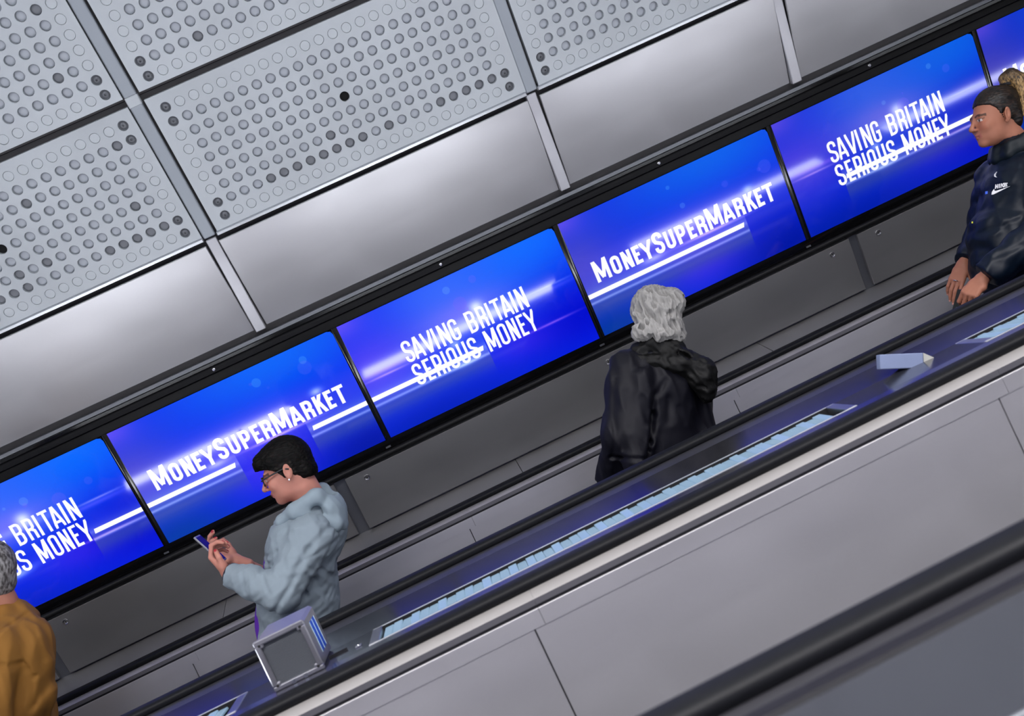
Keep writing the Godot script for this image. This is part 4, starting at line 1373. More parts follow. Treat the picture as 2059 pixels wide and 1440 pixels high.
	put("cuff", cm.done(), mat(srgb(30, 30, 44), 0.9), o)
	var t := Field.new(Vector3(-0.52, -0.95, 0.55), Vector3(-0.2, -0.3, 0.95), 0.011)
	t.ell(Vector3(-0.305, -0.46, 0.74), Vector3(0.13, 0.17, 0.1), 0.05)
	t.ell(Vector3(-0.314, -0.66, 0.74), Vector3(0.146, 0.2, 0.115), 0.05)
	shift(t, -feet)
	garment("purple_top", t, o, lin(96, 44, 168), 0.85, 0.2)
	var jj := {}
	for k in j:
		jj[k] = j[k] - feet
	legs_at(o, jj, lin(52, 56, 70), lin(40, 40, 44), Vector3(-1, 0, 0))
	# the phone in the hand
	var d := (Vector3(-0.676, -0.352, 0.8) - Vector3(-0.6, -0.415, 0.805)).normalized()
	var nrm := Vector3(0.63, 0.77, 0.02)
	nrm = (nrm - d * nrm.dot(d)).normalized()
	var px := Transform3D(Basis(nrm.cross(d).normalized(), d, nrm), Vector3(-0.6255, -0.3895, 0.80))
	var ph := root("phone", px, "slim silver phone tilted in the hand of the rider in the grey hoodie", "phone")
	put("case", blk(Vector3(-0.034, -0.07, -0.004), Vector3(0.034, 0.07, 0.003), 0.003), mat(srgb(150, 152, 160), 0.3, 0.7), ph)
	put("display", blk(Vector3(-0.031, -0.064, 0.0025), Vector3(0.031, 0.064, 0.004), 0.0006), mat(srgb(14, 14, 16), 0.15), ph)


func shift(f: Field, by: Vector3) -> void:
	f.o += by


func legs_at(o: Node, j: Dictionary, cloth: Color, shoe: Color, fw: Vector3) -> void:
	var f := Field.new(Vector3(-0.4, -0.005, -0.36), Vector3(0.4, j.hip.y + 0.12, 0.36), 0.015)
	f.ell(j.hip, Vector3(0.14, 0.13, 0.15), 0.04)
	for s in ["n", "f"]:
		f.cap(j["leg_" + s], j["knee_" + s], 0.092, 0.068, 0.04)
		f.cap(j["knee_" + s], j["ankle_" + s] + Vector3(0, -0.02, 0), 0.068, 0.055, 0.02, true)
	var mb := MB.new()
	f.mesh(mb, Transform3D(), func(_p: Vector3) -> Color: return cloth)
	put("trousers", mb.done(), vmat(0.85, 1, 30.0, 0.4), o)
	for s in ["n", "f"]:
		var a: Vector3 = j["ankle_" + s]
		a.y = 0.0
		var g := Field.new(a + Vector3(-0.22, -0.02, -0.22), a + Vector3(0.22, 0.15, 0.22), 0.01)
		g.cap(a + Vector3(0, 0.045, 0) - fw * 0.05, a + Vector3(0, 0.04, 0) + fw * 0.12, 0.042, 0.038, 0.03)
		g.cap(a + Vector3(0, 0.05, 0), a + Vector3(0, 0.1, 0), 0.043, 0.042, 0.03)
		g.cut(Vector3(a.x, 0.001, a.z), Vector3.DOWN)
		var sb := MB.new()
		g.mesh(sb, Transform3D(), func(_p: Vector3) -> Color: return shoe)
		put("shoe", sb.done(), vmat(0.6), o)


func rider_grey() -> void:
	var feet := stand(1.09, 0.72)
	var o := root("person", Transform3D(Basis(), feet), "grey haired person in a black hooded jacket seen from behind, facing the screens", "person", "riders on the escalator")
	var fw := Vector3(-0.25, 0, -0.97)
	var j := {"neck": Vector3(1.083, 0.445, 0.70), "chest": Vector3(1.085, 0.26, 0.72), "hip": Vector3(1.085, -0.12, 0.72), "sh_n": Vector3(0.955, 0.335, 0.76), "sh_f": Vector3(1.225, 0.335, 0.70),
		"el_n": Vector3(0.93, 0.09, 0.82), "wr_n": Vector3(0.915, -0.10, 0.70), "el_f": Vector3(1.275, 0.08, 0.72), "wr_f": Vector3(1.26, -0.08, 0.60)}
	for k in j:
		j[k] -= feet
	add_legs2(j, fw, Vector3(-0.10, 0, 0))
	var skin := lin(176, 120, 106)
	var x := Transform3D(looking(195, 4, 2).scaled_local(Vector3.ONE * 0.9), Vector3(1.073, 0.555, 0.715) - feet)
	var mb := MB.new()
	trunk(mb, j, skin, Vector3(-0.36, 0.0, -0.36), Vector3(0.36, 1.32, 0.36))
	head(mb, x, skin, lin(160, 92, 90), lin(130, 126, 122), x.affine_inverse() * j.neck)
	for s in [["wr_n", -1.0], ["wr_f", 1.0]]:
		hand(mb, j[s[0]], Vector3(-0.05, -0.98, -0.15), Vector3(-0.2, 0, -0.95), Vector3(-s[1], -0.1, 0.1), [[15, 20, 15], [20, 25, 15], [25, 30, 20], [30, 35, 20]], [30, 15], skin, lin(200, 150, 140))
	put("body", mb.done(), vmat(0.55), o)
	# hair: full, waved, turned up at the nape
	var h := Field.new(Vector3(-0.15, -0.15, -0.17), Vector3(0.15, 0.16, 0.13), 0.0038)
	h.ell(Vector3(0.012, 0.035, -0.02), Vector3(0.101, 0.098, 0.108), 0.03)
	h.ell(Vector3(-0.045, 0.062, -0.045), Vector3(0.058, 0.062, 0.07), 0.012)
	h.ell(Vector3(0.05, 0.062, -0.045), Vector3(0.062, 0.062, 0.07), 0.012)
	h.ell(Vector3(0.0, -0.045, -0.05), Vector3(0.1, 0.05, 0.075), 0.03)
	for k in 9:                                              # curls along the lower edge
		var a := lerpf(-1.5, 1.5, k / 8.0)
		h.ell(Vector3(0.094 * sin(a), -0.082 + 0.012 * sin(k * 2.3), -0.02 - 0.088 * cos(a)), Vector3(0.026, 0.022, 0.026), 0.01)
	h.cap(Vector3(0.095, -0.02, -0.05), Vector3(0.128, 0.0, -0.05), 0.02, 0.006, 0.02)
	h.cap(Vector3(0.095, -0.05, -0.05), Vector3(0.125, -0.062, -0.05), 0.018, 0.005, 0.02)
	h.ell(Vector3(0, -0.04, 0.11), Vector3(0.085, 0.1, 0.09), 0.01, Basis(), true)
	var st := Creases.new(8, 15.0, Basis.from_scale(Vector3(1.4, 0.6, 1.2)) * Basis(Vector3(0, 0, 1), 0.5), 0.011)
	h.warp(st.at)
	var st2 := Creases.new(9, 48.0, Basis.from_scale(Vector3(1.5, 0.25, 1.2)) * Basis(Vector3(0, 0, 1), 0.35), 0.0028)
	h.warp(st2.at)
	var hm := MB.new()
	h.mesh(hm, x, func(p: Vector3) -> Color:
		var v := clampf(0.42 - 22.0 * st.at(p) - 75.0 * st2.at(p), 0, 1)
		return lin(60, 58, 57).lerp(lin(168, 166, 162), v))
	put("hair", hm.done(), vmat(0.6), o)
	# the jacket
	var f := Field.new(Vector3(0.8, -0.22, 0.42), Vector3(1.37, 0.52, 1.0), 0.0072)
	f.ell(Vector3(1.087, 0.24, 0.72), Vector3(0.165, 0.16, 0.13), 0.05)
	f.ell(Vector3(1.09, 0.05, 0.72), Vector3(0.178, 0.2, 0.14), 0.06)
	f.ell(Vector3(1.092, -0.12, 0.72), Vector3(0.185, 0.16, 0.15), 0.05)
	var sh_n: Vector3 = j.sh_n + feet
	var sh_f: Vector3 = j.sh_f + feet
	f.cap(sh_n, sh_f, 0.068, 0.068, 0.05)
	f.cap(Vector3(1.083, 0.42, 0.71), Vector3(1.085, 0.3, 0.72), 0.07, 0.12, 0.05)
	f.cap(sh_n, j.el_n + feet, 0.075, 0.072, 0.02)
	f.cap(j.el_n + feet, j.wr_n + feet, 0.07, 0.055, 0.015, true)
	f.cap(sh_f, j.el_f + feet, 0.07, 0.062, 0.025)
	f.cap(j.el_f + feet, j.wr_f + feet, 0.06, 0.05, 0.02, true)
	f.cap(Vector3(1.0, 0.31, 0.85), Vector3(0.98, -0.02, 0.88), 0.03, 0.045, 0.04)
	var fo := Creases.new(31, 6.0, Basis.from_scale(Vector3(1.4, 0.45, 1.0)) * Basis(Vector3(0, 0, 1), -0.35), 0.011)
	f.warp(fo.at)
	f.cut(Vector3(1.09, -0.2, 0.72), Vector3.DOWN)
	f.ell(Vector3(1.08, 0.52, 0.69), Vector3(0.065, 0.09, 0.07), 0.01, Basis(), true)
	shift(f, -feet)
	var crease := Folds.new([[0.001, 1.229, -0.03, 1.173, 0.01, 0.01], [-0.047, 1.172, -0.045, 1.094, 0.01, 0.014], [-0.045, 1.094, -0.059, 0.989, 0.01, 0.014], [-0.059, 0.989, -0.078, 0.922, 0.01, 0.014], [-0.197, 1.222, -0.2, 0.924, 0.008, 0.008], [-0.204, 0.924, -0.078, 0.927, 0.007, 0.012], [-0.099, 1.157, -0.077, 1.062, 0.012, 0.006], [-0.157, 1.174, -0.149, 1.041, 0.012, 0.005], [0.057, 1.124, 0.078, 1.067, 0.01, 0.006], [0.017, 1.161, 0.01, 1.065, 0.012, 0.006]])
	f.warp(crease.at)
	garment("jacket", f, o, lin(8, 9, 13), 0.62, 0.25)
	# the hood, slipped over to one side
	var c := Field.new(Vector3(0.94, 0.16, 0.56), Vector3(1.34, 0.55, 0.98), 0.0068)
	var ring := [Vector3(1.0, 0.40, 0.66), Vector3(1.0, 0.415, 0.75), Vector3(1.06, 0.445, 0.79), Vector3(1.14, 0.435, 0.78), Vector3(1.17, 0.415, 0.70), Vector3(1.12, 0.41, 0.63)]
	for k in 6:
		c.cap(ring[k], ring[(k + 1) % 6], 0.026, 0.026, 0.02)
	c.cap(Vector3(1.0, 0.375, 0.78), Vector3(1.15, 0.37, 0.84), 0.028, 0.036, 0.03)
	c.cap(Vector3(1.13, 0.41, 0.8), Vector3(1.235, 0.345, 0.83), 0.035, 0.05, 0.03)
	c.ell(Vector3(1.235, 0.32, 0.83), Vector3(0.05, 0.062, 0.055), 0.03, Basis(Vector3(0, 0, 1), 0.5))
	c.ell(Vector3(1.26, 0.275, 0.83), Vector3(0.03, 0.052, 0.045), 0.02)
	c.ell(Vector3(1.165, 0.4, 0.845), Vector3(0.035, 0.018, 0.03), 0.012, Basis(Vector3(0, 0, 1), -0.5), true)
	var fo3 := Creases.new(33, 17.0, Basis.from_scale(Vector3(0.7, 1.4, 1.0)) * Basis(Vector3(0, 0, 1), 0.6), 0.009)
	c.warp(fo3.at)
	shift(c, -feet)
	garment("hood", c, o, lin(8, 9, 12), 0.62, 0.25)
	legs_at(o, j, lin(34, 34, 40), lin(30, 30, 32), fw)


func add_legs2(j: Dictionary, fw: Vector3, by := Vector3.ZERO) -> void:
	var side := Vector3(-fw.z, 0, fw.x).normalized() * 0.08
	for s in [["n", 1.0], ["f", -1.0]]:
		j["leg_" + s[0]] = j.hip + side * s[1] + Vector3(0, -0.05, 0)
		j["ankle_" + s[0]] = Vector3(0, 0.09, 0) + side * s[1] + by
		j["knee_" + s[0]] = (j["leg_" + s[0]] + j["ankle_" + s[0]]) / 2 + fw * 0.02


func rider_navy() -> void:
	var feet := stand(2.60, 0.70)
	var o := root("person", Transform3D(Basis(), feet), "person with a high ponytail in a navy padded jacket looking down at the hands", "person", "riders on the escalator")
	var fw := Vector3(-1, 0, 0)
	var j := {"neck": Vector3(2.575, 1.335, 0.70), "chest": Vector3(2.60, 1.15, 0.70), "hip": Vector3(2.60, 0.80, 0.70), "sh_n": Vector3(2.625, 1.225, 0.86), "sh_f": Vector3(2.585, 1.225, 0.54),
		"el_n": Vector3(2.58, 0.965, 0.95), "wr_n": Vector3(2.345, 0.745, 0.865), "el_f": Vector3(2.575, 0.975, 0.46), "wr_f": Vector3(2.468, 0.852, 0.5)}
	for k in j:
		j[k] -= feet
	add_legs2(j, fw)
	var skin := lin(160, 106, 84)
	var x := Transform3D(looking(-90, 13, 0).scaled_local(Vector3.ONE * 0.94), Vector3(2.478, 1.441, 0.70) - feet)
	var mb := MB.new()
	trunk(mb, j, skin, Vector3(-0.40, 0.0, -0.36), Vector3(0.32, 1.5, 0.36))
	head(mb, x, skin, lin(150, 84, 80), lin(44, 30, 24), x.affine_inverse() * j.neck)
	hand(mb, j.wr_f, Vector3(-0.42, -0.9, 0.1), Vector3(0.55, -0.25, 0.8), Vector3(0.7, -0.45, -0.5), [[5, 15, 10], [8, 18, 12], [12, 22, 14], [18, 26, 16]], [38, 10], skin, lin(226, 170, 160))
	hand(mb, j.wr_n, Vector3(-0.62, -0.76, 0.0), Vector3(-0.5, 0.4, -0.75), Vector3(0.35, -0.35, -0.85), [[45, 55, 35], [50, 60, 35], [55, 60, 35], [55, 60, 35]], [25, 25], skin, lin(226, 170, 160))
	put("body", mb.done(), vmat(0.55), o)
	var rm := MB.new()
	var rc: Vector3 = Vector3(2.428, 0.775, 0.515) - feet
	put("ring", band(rc, Vector3(-0.42, -0.9, 0.1), 0.0105, 0.0022), mat(srgb(215, 220, 228), 0.2, 1.0), o)
	# hair pulled back, and the tail
	var h := Field.new(Vector3(-0.11, -0.11, -0.15), Vector3(0.11, 0.17, 0.13), 0.0036)
	h.ell(Vector3(0, 0.038, -0.018), Vector3(0.0805, 0.1, 0.102), 0.02)
	h.ell(Vector3(0, -0.02, -0.075), Vector3(0.06, 0.055, 0.038), 0.02)
	h.ell(Vector3(0, 0.085, -0.075), Vector3(0.04, 0.04, 0.04), 0.03)
	h.ell(Vector3(0, -0.052, 0.098), Vector3(0.2, 0.118, 0.088), 0.012, Basis(Vector3.RIGHT, -0.42), true)
	for s in [-1.0, 1.0]:
		h.ell(Vector3(s * 0.095, -0.008, -0.008), Vector3(0.03, 0.036, 0.024), 0.008, Basis(), true)
		h.ell(Vector3(s * 0.09, -0.08, -0.01), Vector3(0.06, 0.06, 0.045), 0.01, Basis(), true)
	h.ell(Vector3(0, 0.03, -0.012), Vector3(0.07, 0.088, 0.09), 0.004, Basis(), true)
	var st := Creases.new(5, 60.0, Basis.from_scale(Vector3(2.0, 1.8, 0.3)), 0.0022)
	h.warp(st.at)
	var hm := MB.new()
	var sn := FastNoiseLite.new()
	sn.frequency = 60.0
	h.mesh(hm, x, func(p: Vector3) -> Color:
		return lin(20, 15, 14).lerp(lin(64, 48, 38), clampf(0.1 + sn.get_noise_3d(p.x * 2.5, p.y * 2.5, p.z * 0.4) * 1.3, 0, 1)))
	var hair := put("hair", hm.done(), vmat(0.42), o)
	var t := Field.new(Vector3(-0.07, -0.1, -0.26), Vector3(0.07, 0.22, -0.03), 0.0036)
	var way := [Vector3(0, 0.125, -0.08), Vector3(0.004, 0.160, -0.083), Vector3(0.014, 0.166, -0.103), Vector3(0.03, 0.135, -0.124), Vector3(0.036, 0.085, -0.13), Vector3(0.036, 0.035, -0.122), Vector3(0.034, -0.015, -0.108)]
	var rr := [0.018, 0.024, 0.03, 0.033, 0.028, 0.02, 0.006]
	for k in 6:
		t.cap(way[k], way[k + 1], rr[k], rr[k + 1], 0.012)
	var st3 := Creases.new(15, 60.0, Basis.from_scale(Vector3(2.4, 0.5, 1.5)), 0.004)
	t.warp(st3.at)
	var tm := MB.new()
	t.mesh(tm, x, func(p: Vector3) -> Color:
		var low := clampf((0.19 - p.y) / 0.06, 0, 1)
		return lin(40, 30, 24).lerp(lin(176, 142, 92), low * clampf(0.5 + 1.4 * sn.get_noise_3d(p.x * 3.0, p.y * 0.5, p.z * 2.4), 0, 1)))
	put("ponytail", tm.done(), vmat(0.45), o)
	var tie := MB.new()
	var loop := []
	for k in 14:
		var a := TAU * k / 14
		loop.append(x * Vector3(0.025 * cos(a), 0.132 + 0.008 * sin(a), -0.088 + 0.024 * sin(a)))
	tie.tube(loop, 0.0075, 8, true)
	put("hair_tie", tie.done(), mat(srgb(24, 22, 26), 0.8), o)
	# the jacket, padded in bands
	var f := Field.new(Vector3(2.3, 0.66, 0.36), Vector3(2.86, 1.42, 1.08), 0.0072)
	f.ell(Vector3(2.595, 1.12, 0.70), Vector3(0.14, 0.17, 0.19), 0.05)
	f.ell(Vector3(2.565, 0.95, 0.70), Vector3(0.165, 0.16, 0.18), 0.05)
	f.ell(Vector3(2.57, 0.82, 0.70), Vector3(0.155, 0.14, 0.18), 0.05)
	var F := func(q: String) -> Vector3: return j[q] + feet
	f.cap(F.call("sh_n"), F.call("sh_f"), 0.075, 0.075, 0.05)
	f.cap(Vector3(2.56, 1.325, 0.70), Vector3(2.59, 1.24, 0.70), 0.07, 0.1, 0.03)
	f.cap(F.call("sh_n"), F.call("el_n"), 0.088, 0.082, 0.025)
	f.cap(F.call("el_n"), F.call("el_n").lerp(F.call("wr_n"), 0.93), 0.08, 0.056, 0.02, true)
	f.cap(F.call("sh_f"), F.call("el_f"), 0.08, 0.07, 0.025)
	f.cap(F.call("el_f"), F.call("el_f").lerp(F.call("wr_f"), 0.9), 0.068, 0.05, 0.02, true)
	f.warp(func(p: Vector3) -> float: return 0.006 * absf(sin((p.y * 1.0 + p.x * 0.25) * 36.0)) * -1.0 + 0.003)
	var fo := Creases.new(41, 9.0, Basis.from_scale(Vector3(1.3, 0.6, 0.8)) * Basis(Vector3(0, 0, 1), 0.4), 0.006)
	f.warp(fo.at)
	f.cut(Vector3(2.57, 0.72, 0.70), Vector3.DOWN)
	f.ell(Vector3(2.545, 1.41, 0.70), Vector3(0.066, 0.1, 0.07), 0.008, Basis(), true)
	shift(f, -feet)
	var crease := Folds.new([[-0.225, 1.355, -0.263, 1.225, 0.007, 0.008], [-0.263, 1.225, -0.294, 1.057, 0.007, 0.008], [-0.258, 1.019, -0.109, 1.085, 0.01, 0.007], [-0.152, 1.28, -0.189, 1.121, 0.009, 0.008], [-0.189, 1.121, -0.258, 1.0, 0.009, 0.008], [-0.246, 0.922, -0.165, 0.964, 0.008, 0.006], [-0.309, 1.017, -0.258, 1.0, 0.008, 0.006]])
	f.warp(crease.at)
	garment("jacket", f, o, lin(9, 15, 30), 0.45, 0.1)
	var co := Field.new(Vector3(2.42, 1.22, 0.56), Vector3(2.7, 1.42, 0.84), 0.0065)
	var ring := [Vector3(2.495, 1.305, 0.70), Vector3(2.515, 1.315, 0.755), Vector3(2.57, 1.345, 0.775), Vector3(2.625, 1.36, 0.745), Vector3(2.64, 1.365, 0.70), Vector3(2.625, 1.36, 0.655), Vector3(2.57, 1.345, 0.625), Vector3(2.515, 1.315, 0.645)]
	for k in 8:
		co.cap(ring[k], ring[(k + 1) % 8], 0.02, 0.02, 0.02)
		co.cap(ring[k] + Vector3(0, -0.035, 0), ring[(k + 1) % 8] + Vector3(0, -0.035, 0), 0.024, 0.024, 0.02)
	shift(co, -feet)
	garment("collar", co, o, lin(9, 13, 26), 0.5, 0.1)
	logos(o, feet)
	legs_at(o, j, lin(30, 44, 84), lin(220, 220, 220), fw)
	var d := Vector3(-0.25, -0.95, 0.05).normalized()
	var nrm := Vector3(-0.8, 0.2, 0.55)
	nrm = (nrm - d * nrm.dot(d)).normalized()
	var ph := root("phone", Transform3D(Basis(nrm.cross(d).normalized(), d, nrm), Vector3(2.300, 0.655, 0.805)), "black phone held low in the hand of the ponytailed rider", "phone")
	put("case", blk(Vector3(-0.034, -0.055, -0.004), Vector3(0.034, 0.055, 0.004), 0.003), mat(srgb(14, 14, 15), 0.25), ph)
	put("camera_ring", blk(Vector3(-0.02, 0.02, 0.0038), Vector3(-0.006, 0.034, 0.006), 0.002), mat(srgb(120, 120, 124), 0.3, 0.8), ph)


func band(at: Vector3, axis: Vector3, r: float, thick: float) -> ArrayMesh:
	var b := MB.new()
	var a := axis.cross(Vector3.RIGHT).normalized()
	var c := axis.cross(a).normalized()
	var loop := []
	for k in 18:
		loop.append(at + (a * cos(TAU * k / 18) + c * sin(TAU * k / 18)) * r)
	b.tube(loop, thick, 6, true)
	return b.done()


# the marks on the jacket: the tick with the word over it, and the small ones at the zip
func logos(o: Node, feet: Vector3) -> void:
	var white := mat(srgb(225, 225, 228), 0.7)
	var at := Transform3D(Basis(Vector3.UP, deg_to_rad(-38)) * Basis(Vector3(0, 0, 1), deg_to_rad(7)), Vector3(2.425, 1.118, 0.842) - feet)
	var m := MB.new()
	var tick := PackedVector2Array([Vector2(-0.034, -0.021), Vector2(-0.027, -0.022), Vector2(0.036, 0.0), Vector2(0.006, -0.006), Vector2(-0.016, -0.009), Vector2(-0.022, -0.007), Vector2(-0.0215, -0.001), Vector2(-0.023, 0.0), Vector2(-0.0315, -0.011)])
	flat(m, tick, at)
	for word in [["N", -0.019, 0.011], ["I", -0.006, 0.005], ["K", 0.001, 0.011], ["E", 0.0135, 0.01]]:
		for line in stroke_letter(word[0], word[2] / 0.015, 0.24):
			var pl := PackedVector2Array()
			for p in line:
				pl.append(Vector2(word[1] + clampf(p.x, 0, 9) * 0.015 + (1 - clampf(p.y, 0, 1)) * 0.003, 0.0015 + (1 - clampf(p.y, 0.0, 1.0)) * 0.0135))
			for pg in Geometry2D.offset_polyline(pl, 0.0017):
				flat(m, pg, at)
	put("logo", m.done(), white, o)
	var s := MB.new()
	flat(s, PackedVector2Array([Vector2(0.004, 0.012), Vector2(-0.006, 0.002), Vector2(-0.006, -0.006), Vector2(0.0, -0.01), Vector2(0.005, -0.011), Vector2(-0.001, -0.006), Vector2(-0.002, 0.001)]), Transform3D(Basis(Vector3.UP, deg_to_rad(-62)), Vector3(2.443, 1.185, 0.777) - feet))
	put("logo", s.done(), white, o)
	put("badge", blk(Vector3(-0.005, -0.006, -0.002), Vector3(0.005, 0.006, 0.002), 0.001), mat(srgb(70, 110, 230), 0.5), o, Transform3D(Basis(Vector3.UP, deg_to_rad(-65)), Vector3(2.412, 1.112, 0.766) - feet))
	put("tag", blk(Vector3(-0.003, -0.004, -0.002), Vector3(0.003, 0.004, 0.002), 0.001), mat(srgb(210, 210, 60), 0.5), o, Transform3D(Basis(Vector3.UP, deg_to_rad(-65)), Vector3(2.392, 1.0, 0.7) - feet))


func flat(m: MB, pg: PackedVector2Array, x: Transform3D) -> void:
	var t := Geometry2D.triangulate_polygon(pg)
	for k in range(0, t.size(), 3):
		m.tri(x * Vector3(pg[t[k]].x, pg[t[k]].y, 0.001), x * Vector3(pg[t[k + 1]].x, pg[t[k + 1]].y, 0.001), x * Vector3(pg[t[k + 2]].x, pg[t[k + 2]].y, 0.001), x.basis.z)
	for k in pg.size():
		var p := pg[k]
		var q := pg[(k + 1) % pg.size()]
		var e := Vector2(q.y - p.y, p.x - q.x).normalized()
		m.quad(x * Vector3(p.x, p.y, 0.001), x * Vector3(q.x, q.y, 0.001), x * Vector3(q.x, q.y, -0.004), x * Vector3(p.x, p.y, -0.004), x.basis * Vector3(e.x, e.y, 0))


func rider_mustard() -> void:
	var feet := stand(-1.40, 0.70)
	var o := root("person", Transform3D(Basis(), feet), "person in a mustard brown jacket at the edge of the picture, short grey hair", "person", "riders on the escalator")
	var fw := Vector3(-0.94, 0, -0.34)
	var j := {"neck": Vector3(-1.425, -0.63, 0.70), "chest": Vector3(-1.40, -0.80, 0.72), "hip": Vector3(-1.40, -1.25, 0.72), "sh_n": Vector3(-1.36, -0.755, 0.90), "sh_f": Vector3(-1.44, -0.755, 0.54),
		"el_n": Vector3(-1.345, -1.03, 0.96), "wr_n": Vector3(-1.50, -1.22, 0.92), "el_f": Vector3(-1.48, -1.03, 0.46), "wr_f": Vector3(-1.66, -1.12, 0.46)}
	for k in j:
		j[k] -= feet
	add_legs2(j, fw)
	var skin := lin(166, 112, 92)
	var x := Transform3D(looking(-108, 10, 0), Vector3(-1.482, -0.53, 0.70) - feet)
	var mb := MB.new()
	trunk(mb, j, skin, Vector3(-0.34, 0.0, -0.36), Vector3(0.3, 1.62, 0.36))
	head(mb, x, skin, lin(150, 90, 84), lin(80, 74, 70), x.affine_inverse() * j.neck, true)
	hand(mb, j.wr_n, Vector3(-0.7, -0.7, -0.1), Vector3(-0.3, 0.3, -0.9), Vector3(-0.6, 0.6, -0.4), [[30, 35, 25], [35, 40, 25], [40, 45, 25], [45, 45, 25]], [30, 15], skin, lin(200, 150, 140))
	hand(mb, j.wr_f, Vector3(-0.9, -0.3, 0.1), Vector3(-0.2, 0.4, 0.9), Vector3(0.2, -0.9, 0.2), [[30, 35, 25], [35, 40, 25], [40, 45, 25], [45, 45, 25]], [30, 15], skin, lin(200, 150, 140))
	put("body", mb.done(), vmat(0.55), o)
	var h := Field.new(Vector3(-0.11, -0.11, -0.14), Vector3(0.11, 0.16, 0.12), 0.004)
	h.ell(Vector3(0, 0.038, -0.018), Vector3(0.082, 0.1, 0.102), 0.02)
	h.ell(Vector3(0, -0.03, -0.07), Vector3(0.06, 0.05, 0.038), 0.02)
	h.ell(Vector3(0, -0.04, 0.1), Vector3(0.2, 0.088, 0.096), 0.008, Basis(), true)
	for s in [-1.0, 1.0]:
		h.ell(Vector3(s * 0.095, -0.008, -0.008), Vector3(0.03, 0.036, 0.024), 0.008, Basis(), true)
		h.ell(Vector3(s * 0.09, -0.08, -0.01), Vector3(0.06, 0.055, 0.045), 0.01, Basis(), true)
	var st := Creases.new(5, 60.0, Basis.from_scale(Vector3(2.0, 0.6, 1.4)), 0.002)
	h.warp(st.at)
	var hm := MB.new()
	var sn := FastNoiseLite.new()
	sn.frequency = 50.0
	h.mesh(hm, x, func(p: Vector3) -> Color:
		return lin(54, 50, 50).lerp(lin(150, 148, 148), clampf(0.35 + 1.2 * sn.get_noise_3d(p.x * 2.0, p.y * 0.5, p.z * 1.6), 0, 1)))
	put("hair", hm.done(), vmat(0.6), o)
	var f := Field.new(Vector3(-1.74, -1.42, 0.36), Vector3(-1.1, -0.56, 1.1), 0.0078)
	f.ell(Vector3(-1.395, -0.85, 0.72), Vector3(0.165, 0.18, 0.2), 0.05)
	f.ell(Vector3(-1.385, -1.1, 0.72), Vector3(0.18, 0.24, 0.2), 0.06)
	f.ell(Vector3(-1.39, -1.28, 0.72), Vector3(0.175, 0.16, 0.2), 0.05)
	f.cap(j.sh_n + feet, j.sh_f + feet, 0.085, 0.085, 0.05)
	f.cap(Vector3(-1.41, -0.69, 0.71), Vector3(-1.36, -0.77, 0.73), 0.085, 0.125, 0.05)
	f.cap(Vector3(-1.30, -0.78, 0.80), Vector3(-1.27, -0.95, 0.78), 0.085, 0.085, 0.05)
	f.cap(j.sh_n + feet, j.el_n + feet, 0.088, 0.08, 0.02)
	f.cap(j.el_n + feet, (j.el_n + (j.wr_n - j.el_n) * 0.95) + feet, 0.078, 0.056, 0.02, true)
	f.cap(j.sh_f + feet, j.el_f + feet, 0.085, 0.075, 0.03)
	f.cap(j.el_f + feet, (j.el_f + (j.wr_f - j.el_f) * 0.95) + feet, 0.07, 0.055, 0.02, true)
	var fo := Creases.new(51, 6.0, Basis.from_scale(Vector3(1.5, 0.4, 1.0)) * Basis(Vector3(0, 0, 1), -0.2), 0.010)
	f.warp(fo.at)
	f.cut(Vector3(-1.39, -1.38, 0.72), Vector3.DOWN)
	f.ell(Vector3(-1.45, -0.60, 0.70), Vector3(0.075, 0.09, 0.075), 0.01, Basis(), true)
	shift(f, -feet)
	var crease := Folds.new([[0.226, 1.32, 0.172, 1.186, 0.012, 0.014], [0.191, 1.43, 0.191, 1.359, 0.01, 0.006], [0.241, 1.438, 0.238, 1.323, 0.01, 0.007], [0.238, 1.323, 0.22, 1.248, 0.01, 0.007], [0.075, 1.386, 0.137, 1.365, 0.009, 0.01], [0.137, 1.365, 0.172, 1.303, 0.009, 0.01], [0.172, 1.303, 0.174, 1.198, 0.009, 0.01], [0.071, 1.478, 0.145, 1.572, 0.007, 0.009], [0.256, 1.377, 0.251, 1.181, 0.01, 0.006]])
	f.warp(crease.at)
	garment("jacket", f, o, lin(138, 96, 40), 0.8, 0.5)
	var c := Field.new(Vector3(-1.58, -0.76, 0.54), Vector3(-1.26, -0.56, 0.88), 0.007)
	for q in [[Vector3(-1.52, -0.69, 0.74), Vector3(-1.46, -0.665, 0.80)], [Vector3(-1.46, -0.665, 0.80), Vector3(-1.38, -0.645, 0.78)], [Vector3(-1.38, -0.645, 0.78), Vector3(-1.35, -0.64, 0.70)], [Vector3(-1.35, -0.64, 0.70), Vector3(-1.38, -0.645, 0.63)], [Vector3(-1.38, -0.645, 0.63), Vector3(-1.47, -0.665, 0.62)]]:
		c.cap(q[0] + Vector3(0, -0.025, 0), q[1] + Vector3(0, -0.025, 0), 0.018, 0.018, 0.02)
		c.cap(q[0] + Vector3(0.01, -0.05, 0), q[1] + Vector3(0.01, -0.05, 0), 0.028, 0.028, 0.02)
	shift(c, -feet)
	garment("collar", c, o, lin(140, 96, 38), 0.8, 0.4)
	legs_at(o, j, lin(50, 52, 60), lin(50, 40, 34), fw)


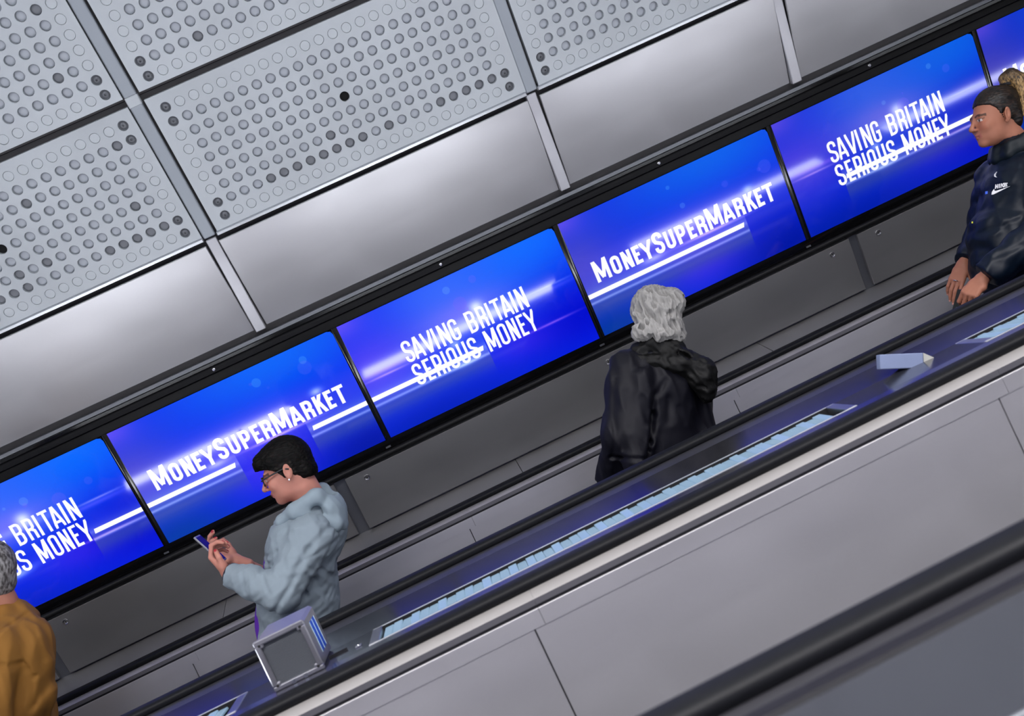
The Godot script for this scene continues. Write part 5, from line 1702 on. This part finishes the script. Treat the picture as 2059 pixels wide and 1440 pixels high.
func _ready() -> void:
	# the view, the light that surrounds it and the exposure
	var cam := Camera3D.new()
	cam.name = "camera"
	cam.fov = 40.355
	cam.near = 0.05
	cam.far = 60.0
	cam.transform = Transform3D(Basis(Vector3(0.99679, 0.03310, 0.07285), Vector3(-0.03467, 0.99919, 0.02039), Vector3(-0.07212, -0.02285, 0.99713)).orthonormalized(), Vector3(0.22125, 0.28409, 4.57189))
	var at := CameraAttributesPhysical.new()
	at.exposure_aperture = 2.8
	at.frustum_focal_length = 32.654   # the same lens: a picture 24 mm high
	at.frustum_focus_distance = 4.0
	cam.attributes = at
	add_child(cam)
	var env := Environment.new()
	env.background_mode = Environment.BG_COLOR
	env.background_color = Color.BLACK
	env.tonemap_mode = Environment.TONE_MAPPER_LINEAR
	env.tonemap_exposure = 1.0
	env.sdfgi_enabled = true
	env.ssao_enabled = true
	env.ssil_enabled = true
	var we := WorldEnvironment.new()
	we.name = "surroundings"
	we.environment = env
	add_child(we)
	INC = Transform3D(Basis(Vector3(0, 0, 1), deg_to_rad(SLOPE)), Vector3.ZERO)
	var l := deg_to_rad(LEAN)
	WALL = INC * Transform3D(Basis(Vector3.RIGHT, Vector3(0, cos(l), sin(l)), Vector3(0, -sin(l), cos(l))), Vector3.ZERO)
	materials()
	screens()
	hall()
	escalator("escalator carrying the four riders, next to the wall of screens", Z1, Z2, 0.155, true)
	escalator("empty nearer escalator with the wide satin steel side below its black handrail", Z3, Z4, 0.27, false)
	deck_between(Z2, Z3, [1.696, 1.868], [[-4.4, -2.6, "uplight far down the deck, below the loudspeaker", UPLIGHT], [-2.07, -0.56, "uplight below the loudspeaker, its near end at the bottom of the picture", UPLIGHT],
		[-0.165, 1.365, "long uplight lens between the loudspeaker and the carton", UPLIGHT], [1.79, 3.3, "uplight above the carton, beside the ponytailed rider", UPLIGHT * 0.75], [3.7, 5.2, "uplight highest up the deck", UPLIGHT * 0.7]], true, 0.168, 0.186)
	deck_between(Z4, mirror_z(Z2) + 0.0, [3.58, 3.75], [[-4.4, -2.6, "", UPLIGHT_NEAR], [-2.2, -0.7, "", UPLIGHT_NEAR], [-0.3, 1.2, "", UPLIGHT_NEAR], [1.6, 3.1, "", UPLIGHT_NEAR], [3.5, 5.0, "", UPLIGHT_NEAR]], false, 0.072, 0.128)
	strip_lights()
	deck_things()
	escalator("", mirror_z(Z2), mirror_z(Z1), 0.4, false)
	var weave := noise_tex(0.08, Color.BLACK, Color.WHITE, 21, true)
	set_meta("weave", weave)
	rider_hood()
	rider_grey()
	rider_navy()
	rider_mustard()
